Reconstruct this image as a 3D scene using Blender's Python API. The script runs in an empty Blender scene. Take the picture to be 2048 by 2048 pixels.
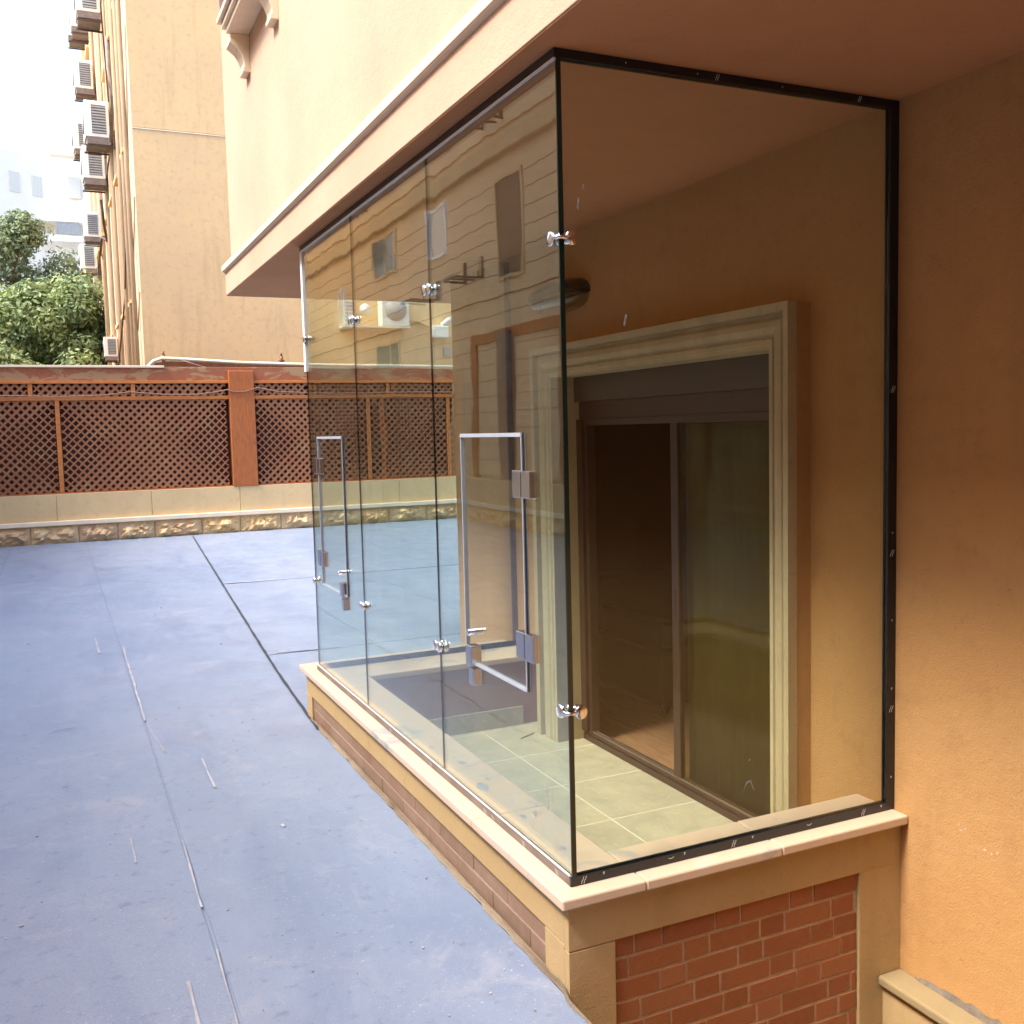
import bpy, math, random
from mathutils import Vector, Matrix, Euler
random.seed(7)
R = random.uniform
# ------------------------------------------------------------------ camera, world, light
S = bpy.context.scene
COL = S.collection
cam = bpy.data.cameras.new('camera'); co = bpy.data.objects.new('camera', cam); COL.objects.link(co)
_r = Vector((0.90697667, -0.42045101, -0.02478444)); _u = Vector((0.05692551, 0.06406658, 0.99632071)); _f = Vector((0.4173162, 0.90505051, -0.08204128))
co.matrix_world = Matrix(((_r.x, _u.x, -_f.x, -1.3583), (_r.y, _u.y, -_f.y, -2.5756), (_r.z, _u.z, -_f.z, 1.3525), (0, 0, 0, 1)))
cam.sensor_width = 36; cam.lens = 1979.95 / 2048 * 36; cam.clip_start = .05; cam.clip_end = 600
S.camera = co
w = bpy.data.worlds.new('World'); S.world = w; w.use_nodes = True
wn = w.node_tree.nodes; wl = w.node_tree.links
bg = wn['Background']; sky = wn.new('ShaderNodeTexSky'); sky.sky_type = 'NISHITA'; sky.sun_disc = False
SUN_EL, SUN_AZ = 55, -98          # azimuth from +Y towards +X
sky.sun_elevation = math.radians(SUN_EL); sky.sun_rotation = math.radians(SUN_AZ)
sky.dust_density = 3.0; sky.air_density = 1.0; sky.ozone_density = 1.5
bg.inputs[1].default_value = 0.15
wl.new(sky.outputs[0], bg.inputs[0])
sl = bpy.data.lights.new('sun', 'SUN'); sl.energy = 1.5; sl.angle = math.radians(14); sl.color = (1, .93, .82)
so = bpy.data.objects.new('sun', sl); COL.objects.link(so)
_a, _e = math.radians(SUN_AZ), math.radians(SUN_EL)
sd = Vector((math.sin(_a) * math.cos(_e), math.cos(_a) * math.cos(_e), math.sin(_e)))
so.rotation_euler = sd.to_track_quat('Z', 'Y').to_euler(); so.location = (-8, 4, 16)
S.view_settings.view_transform = 'Standard'; S.view_settings.look = 'None'
S.view_settings.exposure = 2.1; S.view_settings.gamma = 1
S.view_settings.use_curve_mapping = False
S.render.engine = 'CYCLES'
S.cycles.max_bounces = 10; S.cycles.diffuse_bounces = 5; S.cycles.glossy_bounces = 5
S.cycles.transparent_max_bounces = 24; S.cycles.transmission_bounces = 8
S.cycles.caustics_reflective = False; S.cycles.caustics_refractive = False
S.cycles.sample_clamp_indirect = 6; S.cycles.use_denoising = True

# ------------------------------------------------------------------ helpers
class MB:
    def __init__(s): s.v = []; s.f = []; s.m = []; s.sm = []
    def add(s, vs, fs, mi=0, smooth=False):
        n = len(s.v); s.v += [tuple(v) for v in vs]
        s.f += [tuple(i + n for i in f) for f in fs]; s.m += [mi] * len(fs); s.sm += [smooth] * len(fs); return s
    def box(s, x0, x1, y0, y1, z0, z1, mi=0, M=None):
        vs = [Vector((x, y, z)) for z in (z0, z1) for y in (y0, y1) for x in (x0, x1)]
        if M: vs = [M @ v for v in vs]
        return s.add(vs, [(0, 2, 3, 1), (4, 5, 7, 6), (0, 1, 5, 4), (2, 6, 7, 3), (0, 4, 6, 2), (1, 3, 7, 5)], mi)
    def tube(s, pts, r, n=8, mi=0):
        pts = [Vector(p) for p in pts]; vs = []; fs = []
        for i, p in enumerate(pts):
            d = (pts[min(i + 1, len(pts) - 1)] - pts[max(i - 1, 0)]).normalized()
            a = d.cross(Vector((0, 0, 1)) if abs(d.z) < .9 else Vector((1, 0, 0))).normalized(); b = d.cross(a)
            rr = r[i] if isinstance(r, (list, tuple)) else r
            vs += [p + (a * math.cos(t) + b * math.sin(t)) * rr for t in (2 * math.pi * k / n for k in range(n))]
        for i in range(len(pts) - 1):
            for k in range(n):
                k2 = (k + 1) % n; fs.append((i * n + k, i * n + k2, (i + 1) * n + k2, (i + 1) * n + k))
        fs.append(tuple(reversed(range(n)))); fs.append(tuple(range((len(pts) - 1) * n, len(pts) * n)))
        return s.add(vs, fs, mi, True)
    def prism(s, prof, axis, a0, a1, mi=0):
        # prof: 2-D outline; axis: the extrusion axis
        def P(p, t): return {'x': (t, p[0], p[1]), 'y': (p[0], t, p[1]), 'z': (p[0], p[1], t)}[axis]
        n = len(prof); vs = [P(p, a0) for p in prof] + [P(p, a1) for p in prof]
        return s.add(vs, [tuple(range(n)), tuple(reversed(range(n, 2 * n)))] + [(i, (i + 1) % n + 0, (i + 1) % n + n, i + n) for i in range(n)], mi)
    def build(s, name, mats, parent=None, bevel=0, **tags):
        me = bpy.data.meshes.new(name); me.from_pydata(s.v, [], s.f)
        for m in (mats if isinstance(mats, (list, tuple)) else [mats]): me.materials.append(m)
        me.polygons.foreach_set('material_index', s.m); me.polygons.foreach_set('use_smooth', s.sm); me.update()
        o = bpy.data.objects.new(name, me); COL.objects.link(o)
        if parent: o.parent = parent
        if bevel:
            b = o.modifiers.new('bevel', 'BEVEL'); b.width = bevel; b.segments = 2; b.limit_method = 'ANGLE'; b.angle_limit = .7
        tag(o, **tags); return o
def tag(o, label=None, cat=None, group=None, kind=None):
    if label: o['label'] = label
    if cat: o['category'] = cat
    if group: o['group'] = group
    if kind: o['kind'] = kind
def fixn(o):
    import bmesh
    b = bmesh.new(); b.from_mesh(o.data); bmesh.ops.recalc_face_normals(b, faces=b.faces); b.to_mesh(o.data); b.free(); return o
def thing(name, label, cat, loc=(0, 0, 0), group=None):
    o = bpy.data.objects.new(name, None); COL.objects.link(o); o.location = loc; o.empty_display_size = .2
    tag(o, label, cat, group); return o
def box(name, m, b, parent=None, bevel=0, **k): return MB().box(*b).build(name, m, parent, bevel, **k)
def link_copy(o, parent, loc=None, rot=None, scale=None):
    c = o.copy(); COL.objects.link(c); c.parent = parent
    if loc is not None: c.location = loc
    if rot is not None: c.rotation_euler = rot
    if scale is not None: c.scale = scale
    return c

# ------------------------------------------------------------------ materials
class NT:
    def __init__(s, name):
        s.m = bpy.data.materials.new(name); s.m.use_nodes = True; s.t = s.m.node_tree; s.n = s.t.nodes
        s.b = s.n['Principled BSDF']; s.out = s.n['Material Output']
        g = s.n.new('ShaderNodeNewGeometry'); s.pos = g.outputs['Position']; s.geo = g
    def L(s, a, b): s.t.links.new(a, b)
    def noise(s, scale, detail=4, rough=.55, stretch=None, vec=None, dist=0):
        n = s.n.new('ShaderNodeTexNoise'); n.inputs['Scale'].default_value = scale; n.inputs['Detail'].default_value = detail
        n.inputs['Roughness'].default_value = rough; n.inputs['Distortion'].default_value = dist
        v = vec or s.pos
        if stretch:
            mp = s.n.new('ShaderNodeMapping'); mp.inputs['Scale'].default_value = stretch; s.L(v, mp.inputs['Vector']); v = mp.outputs[0]
        s.L(v, n.inputs['Vector']); return n.outputs['Fac']
    def ramp(s, f, stops):
        r = s.n.new('ShaderNodeValToRGB'); e = r.color_ramp.elements
        while len(e) < len(stops): e.new(.5)
        for el, (p, c) in zip(e, stops): el.position = p; el.color = (*c, 1) if len(c) == 3 else c
        s.L(f, r.inputs[0]); return r.outputs[0]
    def mix(s, fac, a, b, mode='MIX'):
        x = s.n.new('ShaderNodeMix'); x.data_type = 'RGBA'; x.blend_type = mode
        for inp, v in ((x.inputs[0], fac), (x.inputs[6], a), (x.inputs[7], b)):
            if isinstance(v, (int, float)): inp.default_value = v
            elif isinstance(v, tuple): inp.default_value = (*v, 1)
            else: s.L(v, inp)
        return x.outputs[2]
    def math(s, op, a, b=0, c=None):
        x = s.n.new('ShaderNodeMath'); x.operation = op
        for inp, v in zip(x.inputs, (a, b, c)):
            if v is None: continue
            if isinstance(v, (int, float)): inp.default_value = v
            else: s.L(v, inp)
        return x.outputs[0]
    def mr(s, v, a, b, c, d):
        x = s.n.new('ShaderNodeMapRange')
        s.L(v, x.inputs[0])
        for i, q in enumerate((a, b, c, d)): x.inputs[i + 1].default_value = q
        return x.outputs[0]
    def bump(s, h, strength=.3, dist=.01):
        x = s.n.new('ShaderNodeBump'); x.inputs['Strength'].default_value = strength; x.inputs['Distance'].default_value = dist
        s.L(h, x.inputs['Height']); s.L(x.outputs[0], s.b.inputs['Normal']); return x.outputs[0]
    def rand(s):
        o = s.n.new('ShaderNodeObjectInfo'); return o.outputs['Random']
    def set(s, col=None, rough=None, metal=None, spec=None):
        for k, v in (('Base Color', col), ('Roughness', rough), ('Metallic', metal), ('Specular IOR Level', spec)):
            if v is None: continue
            if isinstance(v, tuple): s.b.inputs[k].default_value = (*v, 1)
            elif isinstance(v, (int, float)): s.b.inputs[k].default_value = v
            else: s.L(v, s.b.inputs[k])
        return s.m
def dk(c, k): return tuple(x * k for x in c)
def plaster(name, c, var=.16, c2=None, bump=.35, stain=.25, streak=True):
    n = NT(name); c2 = c2 or dk(c, 1 - var)
    a = n.noise(1.1, 5, .6); b = n.noise(9, 6, .7)
    col = n.mix(n.mr(a, .35, .65, 0, 1), c, c2)
    col = n.mix(n.math('MULTIPLY', n.mr(b, .52, .75, 0, 1), stain), col, dk(c, .55))
    if streak:
        st = n.noise(3.2, 4, .6, (1.5, 1.5, .18)); col = n.mix(n.math('MULTIPLY', n.mr(st, .55, .75, 0, 1), stain), col, dk(c, .68))
    sp = n.noise(55, 2, .5); col = n.mix(n.math('MULTIPLY', n.mr(sp, .70, .74, 0, 1), .35), col, dk(c, .5))
    h = n.math('ADD', n.noise(140, 3, .6), n.math('MULTIPLY', n.noise(22, 4, .6), 1.5)); n.bump(h, bump, .004)
    return n.set(col, .88, spec=.25)
def simple(name, c, rough=.5, metal=0, var=.12, scale=8, bump=0, spec=None, stretch=None):
    n = NT(name); a = n.noise(scale, 4, .6, stretch)
    col = n.mix(n.mr(a, .3, .7, 0, 1), c, dk(c, 1 - var))
    if bump: n.bump(n.noise(scale * 6, 3, .6, stretch), bump, .003)
    return n.set(col, rough, metal, spec)

M = {}
M['peach'] = plaster('peach_plaster', (.575, .41, .295), .12, stain=.10)
M['orange'] = plaster('orange_plaster', (.46, .245, .092), .12, (.49, .28, .115), stain=.3, bump=.6)
M['soffit'] = plaster('soffit_plaster', (.58, .27, .12), .12, stain=.22, streak=False)
M['far_wall'] = plaster('far_building_plaster', (.76, .51, .255), .14, (.70, .47, .25), stain=.5)
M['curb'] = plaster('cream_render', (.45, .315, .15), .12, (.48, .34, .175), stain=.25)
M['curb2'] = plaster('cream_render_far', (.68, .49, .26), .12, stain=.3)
M['brownwall'] = plaster('brown_plaster', (.38, .23, .16), .12, stain=.12)
M['opp'] = plaster('plank_render', (.78, .57, .33), .12, stain=.1, bump=.1)
M['side_wall'] = plaster('side_plaster', (.60, .48, .34), .12, stain=.4)
M['pipe_brown'] = plaster('pipe_paint', (.42, .31, .20), .2, stain=.3)
M['hazy'] = plaster('haze_whitened_render', (.93, .88, .78), .06, stain=.05, streak=False)  # distant haze is put into this near-white wall colour
M['cream_white'] = simple('white_trim', (.84, .70, .50), .6, var=.12, scale=5, bump=.15)
M['moulding'] = simple('moulding_paint', (.80, .64, .46), .7, var=.12, scale=4)
# marble sill with pink and grey patches
n = NT('pink_marble'); a = n.noise(3.2, 6, .6, dist=.6); c = n.ramp(a, [(.34, (.34, .33, .32)), (.42, (.58, .46, .35)), (.60, (.62, .46, .33)), (.72, (.60, .51, .42))])
c = n.mix(n.math('MULTIPLY', n.mr(n.noise(40, 5, .7), .55, .75, 0, 1), .4), c, (.50, .36, .26)); n.bump(n.noise(60, 4), .2, .002)
M['marble'] = n.set(c, .42)
n = NT('pale_stone'); a = n.noise(6, 6, .65, (1, 1, .35)); c = n.mix(n.mr(a, .3, .7, 0, 1), (.50, .42, .255), (.40, .325, .19))
c = n.mix(n.math('MULTIPLY', n.mr(n.noise(30, 5, .7), .55, .7, 0, 1), .45), c, (.34, .27, .16)); n.bump(n.noise(45, 5, .7), .4, .004)
M['stone'] = n.set(c, .75)
n = NT('floor_tile'); rnd = n.rand(); c = n.mix(rnd, (.47, .405, .275), (.42, .365, .25)); c = n.mix(n.mr(n.noise(5, 6, .65, dist=.5), .38, .68, 0, .8), c, (.32, .30, .21))
c = n.mix(n.math('MULTIPLY', n.mr(n.noise(26, 4, .7), .6, .72, 0, 1), .5), c, (.66, .64, .54))
n.bump(n.noise(18, 5), .12, .003); M['tile'] = n.set(c, n.mr(n.noise(14, 4), .3, .7, .45, .75))
M['grout'] = simple('pale_grout', (.66, .62, .48), .9, var=.2, scale=30)
n = NT('red_brick'); rnd = n.rand(); c = n.ramp(rnd, [(0, (.26, .088, .032)), (.35, (.31, .108, .038)), (.7, (.33, .13, .05)), (1, (.275, .092, .032))])
c = n.mix(n.mr(n.noise(22, 5, .7), .55, .78, 0, .45), c, (.38, .19, .11)); c = n.mix(n.math('MULTIPLY', n.mr(n.noise(70, 3, .6), .6, .7, 0, 1), .35), c, (.14, .05, .03))
n.bump(n.noise(90, 5, .7), .5, .004); M['brick'] = n.set(c, .9)
n = NT('dusty_brick'); rnd = n.rand(); c = n.ramp(rnd, [(0, (.21, .13, .085)), (.5, (.26, .16, .105)), (1, (.22, .12, .075))])
c = n.mix(n.mr(n.noise(6, 5, .7), .45, .7, 0, .6), c, (.33, .23, .16)); n.bump(n.noise(60, 5, .7), .4, .003); M['dusty'] = n.set(c, .9)
M['mortar'] = simple('grey_mortar', (.48, .35, .245), .95, var=.25, scale=40, bump=.4)
n = NT('rough_stone'); rnd = n.rand(); c = n.ramp(rnd, [(0, (.58, .40, .22)), (.45, (.68, .52, .31)), (.75, (.70, .48, .22)), (1, (.58, .40, .24))])
c = n.mix(n.mr(n.noise(5, 6, .7), .42, .7, 0, .75), c, (.40, .24, .13)); c = n.mix(n.mr(n.noise(14, 5, .7), .55, .75, 0, .6), c, (.72, .6, .42)); n.bump(n.noise(22, 7, .75), .5, .012); M['rock'] = n.set(c, 1.0, spec=.05)
# blue-grey membrane deck
n = NT('blue_membrane'); rnd = n.rand()
c = n.mix(rnd, (.235, .297, .395), (.22, .284, .38)); c = n.mix(n.mr(n.noise(.55, 5, .6, dist=.4), .40, .60, 0, .6), c, (.29, .335, .43))
c = n.mix(n.mr(n.noise(1.7, 6, .65, (1, .35, 1), dist=.6), .48, .66, 0, .42), c, (.135, .18, .29))
c = n.mix(n.mr(n.noise(2.6, 7, .7, dist=1.2), .56, .66, 0, .55), c, (.35, .37, .43))
c = n.mix(n.mr(n.noise(11, 6, .75, (1, .5, 1), dist=.8), .58, .72, 0, .5), c, (.37, .39, .45)); c = n.mix(n.mr(n.noise(17, 5, .7), .58, .70, 0, .5), c, (.09, .12, .20))
c = n.mix(n.math('MULTIPLY', n.mr(n.noise(85, 3, .6), .66, .70, 0, 1), n.mr(n.noise(2.2, 3), .42, .6, 0, 1)), c, (.48, .49, .52))
c = n.mix(n.math('MULTIPLY', n.mr(n.noise(240, 3, .7), .35, .7, 0, 1), .42), c, (.10, .13, .21))
c = n.mix(n.math('MULTIPLY', n.mr(n.noise(38, 4, .75), .64, .72, 0, 1), .6), c, (.46, .47, .50)); c = n.mix(n.math('MULTIPLY', n.mr(n.noise(52, 4, .75, (1.3, 1, 1)), .63, .70, 0, 1), .5), c, (.07, .09, .15))
n.bump(n.math('ADD', n.noise(300, 3, .7), n.math('MULTIPLY', n.noise(4, 5), 4)), .35, .004); M['deck'] = n.set(c, n.mr(n.noise(3, 5), .3, .7, .34, .52), spec=.6)
M['seam'] = simple('pale_seam', (.48, .47, .49), .7, var=.35, scale=9)
M['dark_seam'] = simple('dark_seam', (.03, .035, .05), .6)
M['fillet'] = plaster('mortar_fillet', (.30, .24, .165), .3, (.16, .12, .085), bump=.8, stain=.4)
def wood(name, c, c2, sc=(6, 6, .8)):
    n = NT(name); a = n.noise(6, 6, .65, sc); col = n.mix(n.mr(a, .35, .65, 0, 1), c, c2)
    col = n.mix(n.mr(n.noise(3.5, 6, .7), .56, .70, 0, .55), col, dk(c2, .45)); n.bump(n.noise(18, 5, .6, sc), .4, .004); return n.set(col, .62)
M['wood_post'] = wood('orange_stained_wood', (.42, .125, .028), (.31, .085, .02))
M['wood_rail'] = wood('light_orange_wood', (.54, .19, .045), (.42, .13, .028), (1, 6, 6))
n = NT('lattice_wood'); c = n.mix(n.mr(n.noise(1.2, 5, .65), .35, .65, 0, 1), (.34, .14, .06), (.27, .10, .04)); c = n.mix(n.mr(n.noise(3, 5, .7), .55, .72, 0, .8), c, (.36, .24, .10)); M['lattice'] = n.set(c, .7)
n = NT('dark_backing'); c = n.mix(n.mr(n.noise(4, 5), .55, .7, 0, 1), (.06, .014, .009), (.12, .05, .024)); c = n.mix(n.mr(n.noise(7, 5, .7, dist=.5), .64, .72, 0, .8), c, (.30, .22, .10)); M['backing'] = n.set(c, .9)
# fence cap: cement with worn brown-red paint
n = NT('worn_paint'); a = n.noise(2.4, 6, .62, (.9, 1, 2.2), dist=.6); m_ = n.mr(a, .50, .53, 0, 1)
c = n.mix(m_, n.mix(n.noise(12, 4), (.26, .075, .035), (.36, .13, .055)), n.mix(n.noise(5, 4), (.34, .19, .09), (.38, .22, .11))); n.bump(a, .3, .02); M['worn'] = n.set(c, .85)
M['rust'] = wood('rusty_metal', (.28, .10, .045), (.16, .06, .03))
M['white_metal'] = simple('white_painted_metal', (.80, .79, .74), .45, var=.10, scale=6)
M['ac_grille'] = simple('grey_grille', (.36, .37, .38), .6, var=.3)
M['ac_dark'] = simple('dark_fins', (.10, .10, .11), .7)
M['bracket'] = simple('dark_bracket', (.10, .06, .045), .7, var=.4)
M['bracket_grey'] = simple('grey_tray', (.22, .17, .15), .6, var=.4)
M['darkframe'] = simple('bronze_aluminium', (.055, .033, .028), .34, .35, var=.2, spec=.5)
M['track_line'] = simple('worn_aluminium', (.22, .17, .14), .4, .5)
M['black'] = simple('black_channel', (.008, .008, .010), .28, var=.3)
M['plastic_film'] = simple('black_plastic_film', (.014, .014, .02), .15, var=.5, scale=60, bump=.6)
M['print'] = simple('white_print', (.62, .60, .58), .6)
n = NT('chrome'); n.bump(n.noise(60, 2), .02, .001); M['chrome'] = n.set((.86, .87, .90), .07, 1.0)
M['hinge_face'] = simple('brushed_steel', (.60, .60, .64), .10, .95, var=.08, scale=40)
M['trim'] = simple('clear_white_seal', (.36, .40, .47), .3, var=.1, spec=.6)
M['white'] = simple('white_plastic', (.82, .82, .80), .35, var=.05)
M['pvc_dark_glass'] = simple('window_glass', (.08, .11, .13), .08, var=.3, spec=.9)
M['frost_haze'] = simple('frosted_and_hazed_glass', (.72, .69, .62), .25, var=.1)  # pale tone also paints haze onto the far building's windows
M['shutter'] = simple('grey_brown_shutter', (.060, .046, .034), .5, var=.2, scale=4, stretch=(1, .3, 8))
M['curtain'] = simple('olive_curtain', (.36, .345, .17), .85, var=.35, scale=2.2, bump=.1)
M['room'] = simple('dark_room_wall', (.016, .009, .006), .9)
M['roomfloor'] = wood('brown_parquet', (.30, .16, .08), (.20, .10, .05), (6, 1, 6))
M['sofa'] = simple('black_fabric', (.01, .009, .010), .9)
M['smear'] = simple('dried_smear', (.34, .34, .33), .8, var=.5, scale=120)
M['stair_stone_shaded'] = plaster('shaded_stair_coping', (.34, .26, .14), .15, stain=.4)  # stone colour darkened to stand in for shade in the stairwell
M['fillet_pale'] = simple('pale_chip', (.55, .42, .30), .9)
M['cement'] = simple('grey_cement', (.20, .165, .125), .9, var=.4, scale=30, bump=.5)
M['stick'] = simple('yellow_wood', (.55, .34, .10), .5, stretch=(8, 8, .6))
M['lamp_black'] = simple('black_lamp_base', (.012, .010, .010), .4)
M['bark'] = simple('bark', (.10, .07, .045), .9, bump=.6)
M['cable'] = simple('grey_brown_cable', (.24, .15, .11), .6)
M['street'] = simple('ground_far', (.22, .20, .17), .9, var=.2, scale=1)
def leafmat(name, c1, c2, c3):
    n = NT(name); a = n.noise(1.3, 4, .6); c = n.mix(n.mr(a, .38, .62, 0, 1), c1, c2); c = n.mix(n.mr(n.noise(9, 3, .7), .58, .66, 0, .9), c, c3)
    n.set(c, .5, spec=.3); tr = n.n.new('ShaderNodeBsdfTranslucent'); n.L(c, tr.inputs[0]); ms = n.n.new('ShaderNodeMixShader'); ms.inputs[0].default_value = .3
    n.L(n.b.outputs[0], ms.inputs[1]); n.L(tr.outputs[0], ms.inputs[2]); n.L(ms.outputs[0], n.out.inputs[0]); return n.m
M['leaf_a'] = leafmat('leaf_green', (.19, .27, .14), (.27, .34, .14), (.50, .48, .15))
M['leaf_b'] = leafmat('leaf_dark', (.15, .21, .13), (.20, .25, .13), (.33, .32, .13))
def glass(name, tint, wav=.0, rough=0.0, ior=1.5, refl=1.0):
    m = bpy.data.materials.new(name); m.use_nodes = True; t = m.node_tree; N = t.nodes; N.clear(); L = t.links.new
    out = N.new('ShaderNodeOutputMaterial'); ms = N.new('ShaderNodeMixShader'); tr = N.new('ShaderNodeBsdfTransparent'); gl = N.new('ShaderNodeBsdfAnisotropic')
    tr.inputs[0].default_value = (*tint, 1); gl.inputs['Roughness'].default_value = rough; gl.inputs['Color'].default_value = (.98, 1, .98, 1)
    g = N.new('ShaderNodeNewGeometry'); fr = N.new('ShaderNodeFresnel')
    ma = N.new('ShaderNodeMath'); ma.operation = 'MULTIPLY_ADD'; L(g.outputs['Backfacing'], ma.inputs[0]); ma.inputs[1].default_value = 1 / ior - ior; ma.inputs[2].default_value = ior
    L(ma.outputs[0], fr.inputs[0])       # same Fresnel whichever side the ray meets, since the ray is not bent
    if wav:
        def nz(sc, st):
            mp = N.new('ShaderNodeMapping'); mp.inputs['Scale'].default_value = st; nn = N.new('ShaderNodeTexNoise'); nn.inputs['Scale'].default_value = sc; nn.inputs['Detail'].default_value = 1.0
            L(g.outputs['Position'], mp.inputs[0]); L(mp.outputs[0], nn.inputs[0]); return nn.outputs['Fac']
        ad = N.new('ShaderNodeMath'); ad.operation = 'MULTIPLY_ADD'; L(nz(9, (1, 1, .35)), ad.inputs[0]); ad.inputs[1].default_value = .25; L(nz(2.2, (1, 1, 1)), ad.inputs[2])
        b = N.new('ShaderNodeBump'); b.inputs['Strength'].default_value = 1; b.inputs['Distance'].default_value = wav; L(ad.outputs[0], b.inputs['Height']); L(b.outputs[0], gl.inputs['Normal'])
    fac = fr.outputs[0]
    if refl != 1:
        k = N.new('ShaderNodeMath'); k.operation = 'MULTIPLY'; L(fac, k.inputs[0]); k.inputs[1].default_value = refl; fac = k.outputs[0]
    L(fac, ms.inputs[0]); L(tr.outputs[0], ms.inputs[1]); L(gl.outputs[0], ms.inputs[2]); L(ms.outputs[0], out.inputs[0]); return m
M['glass'] = glass('toughened_glass', (.925, .97, .945), wav=.0008, refl=1.3)
M['glass_near'] = glass('toughened_glass_near', (.975, .985, .965), wav=.0006)
M['door_glass'] = glass('door_glass', (.80, .80, .70), refl=.28)
n = NT('glass_edge'); M['glass_edge'] = n.set((.0, .010, .0085), .12, spec=.8)
M['bowl'] = glass('lamp_glass', (.72, .68, .55), wav=.004, rough=.05)

# ------------------------------------------------------------------ dimensions
XW = 1.30; L_ = 3.15; H = 2.4; ZG = -.35; ZF = -.46; ZS = 2.428; FY = 15.6; BY = 18.0

# ------------------------------------------------------------------ ground
g = MB()
g.box(-40, -.05, -14, FY + .1, -.55, ZG); g.box(-.05, 8, 3.33, FY + .1, -.55, ZG)
deck = g.build('roof_deck', M['deck'], kind='structure')
bigg = MB().add([(-500, -500, -4.2), (500, -500, -4.2), (500, 500, -4.2), (-500, 500, -4.2)], [(0, 1, 2, 3)]).build('ground', M['street'], kind='structure')
def sheet(name, pts, z0, z1, mat, parent):
    m = MB().prism(pts, 'z', z0, z1); o = m.build(name, mat, parent); return fixn(o)
# membrane sheets laid over the deck (each lap is a few millimetres proud)
T = .004
sheet('membrane_sheet', [(-.93, FY - .02), (.80, FY - .02), (.33, 9.2), (.02, 4.62), (-.06, 3.02), (-.052, -1.0), (-.055, -9), (-.95, -9), (-.95, .6), (-.94, 3.6)], ZG - .002, ZG + T, M['deck'], deck)
sheet('membrane_sheet', [(.82, FY - .02), (7.5, FY - .02), (7.5, 9.14), (.36, 9.22)], ZG - .002, ZG + T * 1.5, M['deck'], deck)
sheet('membrane_sheet', [(.345, 9.19), (7.5, 9.11), (7.5, 5.05), (.06, 5.15)], ZG - .002, ZG + T, M['deck'], deck)
sheet('membrane_sheet', [(.055, 5.12), (7.5, 5.02), (7.5, 3.36), (-.03, 3.36), (.03, 4.64)], ZG - .002, ZG + T * 1.6, M['deck'], deck)
sheet('membrane_sheet', [(-2.05, FY - .02), (-.945, FY - .02), (-.955, 3.6), (-.965, .6), (-.965, -9), (-2.05, -9)], ZG - .002, ZG + T * 1.5, M['deck'], deck)
for i in range(4):
    x1 = -2.065 - i * 1.0
    sheet('membrane_sheet', [(x1 - .985, FY - .02), (x1, FY - .02), (x1, -9), (x1 - .985, -9)], ZG - .002, ZG + T * (1 + (i % 2) * .5), M['deck'], deck)
def strip(name, pts, wd, mat, parent, z=ZG + .0085, t=.003, jag=.3):
    m = MB(); P = []
    for i in range(len(pts) - 1):
        a, b = Vector((*pts[i], 0)), Vector((*pts[i + 1], 0)); k = max(2, int((b - a).length / .12))
        P += [a.lerp(b, j / k) for j in range(k)]
    P.append(Vector((*pts[-1], 0)))
    L2, R2 = [], []
    for i, p in enumerate(P):
        d = (P[min(i + 1, len(P) - 1)] - P[max(i - 1, 0)]).normalized(); nn = Vector((-d.y, d.x, 0))
        L2.append(p + nn * wd * (.5 + R(-jag, jag))); R2.append(p - nn * wd * (.5 + R(-jag, jag)))
    vs = [(*v.xy, z + t) for v in L2] + [(*v.xy, z + t) for v in R2]; n_ = len(L2)
    m.add(vs, [(i, i + n_, i + 1 + n_, i + 1) for i in range(n_ - 1)]); return m.build(name, mat, parent)
strip('seam_line', [(-.924, 6.06), (-.945, 3.69)], .014, M['seam'], deck)
strip('seam_line', [(-.94, 3.6), (-.90, 3.0)], .006, M['seam'], deck)
strip('seam_line', [(-.732, 2.78), (-.737, 2.3)], .009, M['seam'], deck)
strip('seam_line', [(-.956, 1.65), (-.962, 1.05)], .006, M['seam'], deck, jag=.4); strip('seam_line', [(-.960, .72), (-.968, .1)], .006, M['seam'], deck, jag=.4)
strip('seam_line', [(-1.149, 1.84), (-1.148, 1.57)], .007, M['seam'], deck)
strip('seam_line', [(-1.068, .56), (-1.067, .2)], .009, M['seam'], deck)
strip('seam_line', [(-1.118, 6.6), (-1.111, 5.9)], .014, M['seam'], deck)
strip('seam_line', [(.38, 9.22), (1.6, 9.13)], .035, M['seam'], deck)
strip('seam_line', [(.16, 5.13), (.75, 5.08)], .02, M['seam'], deck)
strip('dark_joint', [(.765, FY - .3), (.35, 9.3), (.03, 4.66), (-.02, 3.75), (-.058, 3.0)], .020, M['dark_seam'], deck, jag=.15)
strip('dark_joint', [(.14, 5.14), (.62, 5.09)], .018, M['dark_seam'], deck, jag=.2)
strip('hairline_crack', [(-1.45, 3.72), (-1.33, 3.75)], .006, M['dark_seam'], deck, jag=.2)
strip('hairline_crack', [(-1.41, 2.66), (-1.385, 2.67)], .007, M['dark_seam'], deck, jag=.2)
# irregular mortar fillet where the deck meets the low wall
m = MB(); vs = []; fs = []; k = 90
for i in range(k + 1):
    y = -1.2 + (L_ + 1.25) * i / k; wv = .004 + .006 * abs(math.sin(i * .55 + 1.3 * math.sin(i * .21))) + R(0, .008)
    h = R(.005, .016)
    x0 = -.044 if y > -.045 else -.052
    vs += [(x0, y, ZG + (h + .012 if y > -.045 else .008)), (x0 - wv * .45, y + R(-.006, .006), ZG + h * .7 + .004), (x0 - wv, y + R(-.006, .006), ZG + .0065)]
for i in range(k):
    fs += [(3 * i, 3 * i + 1, 3 * i + 4, 3 * i + 3), (3 * i + 1, 3 * i + 2, 3 * i + 5, 3 * i + 4)]
m.add(vs, fs); m.build('mortar_fillet', M['fillet'], deck)
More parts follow.
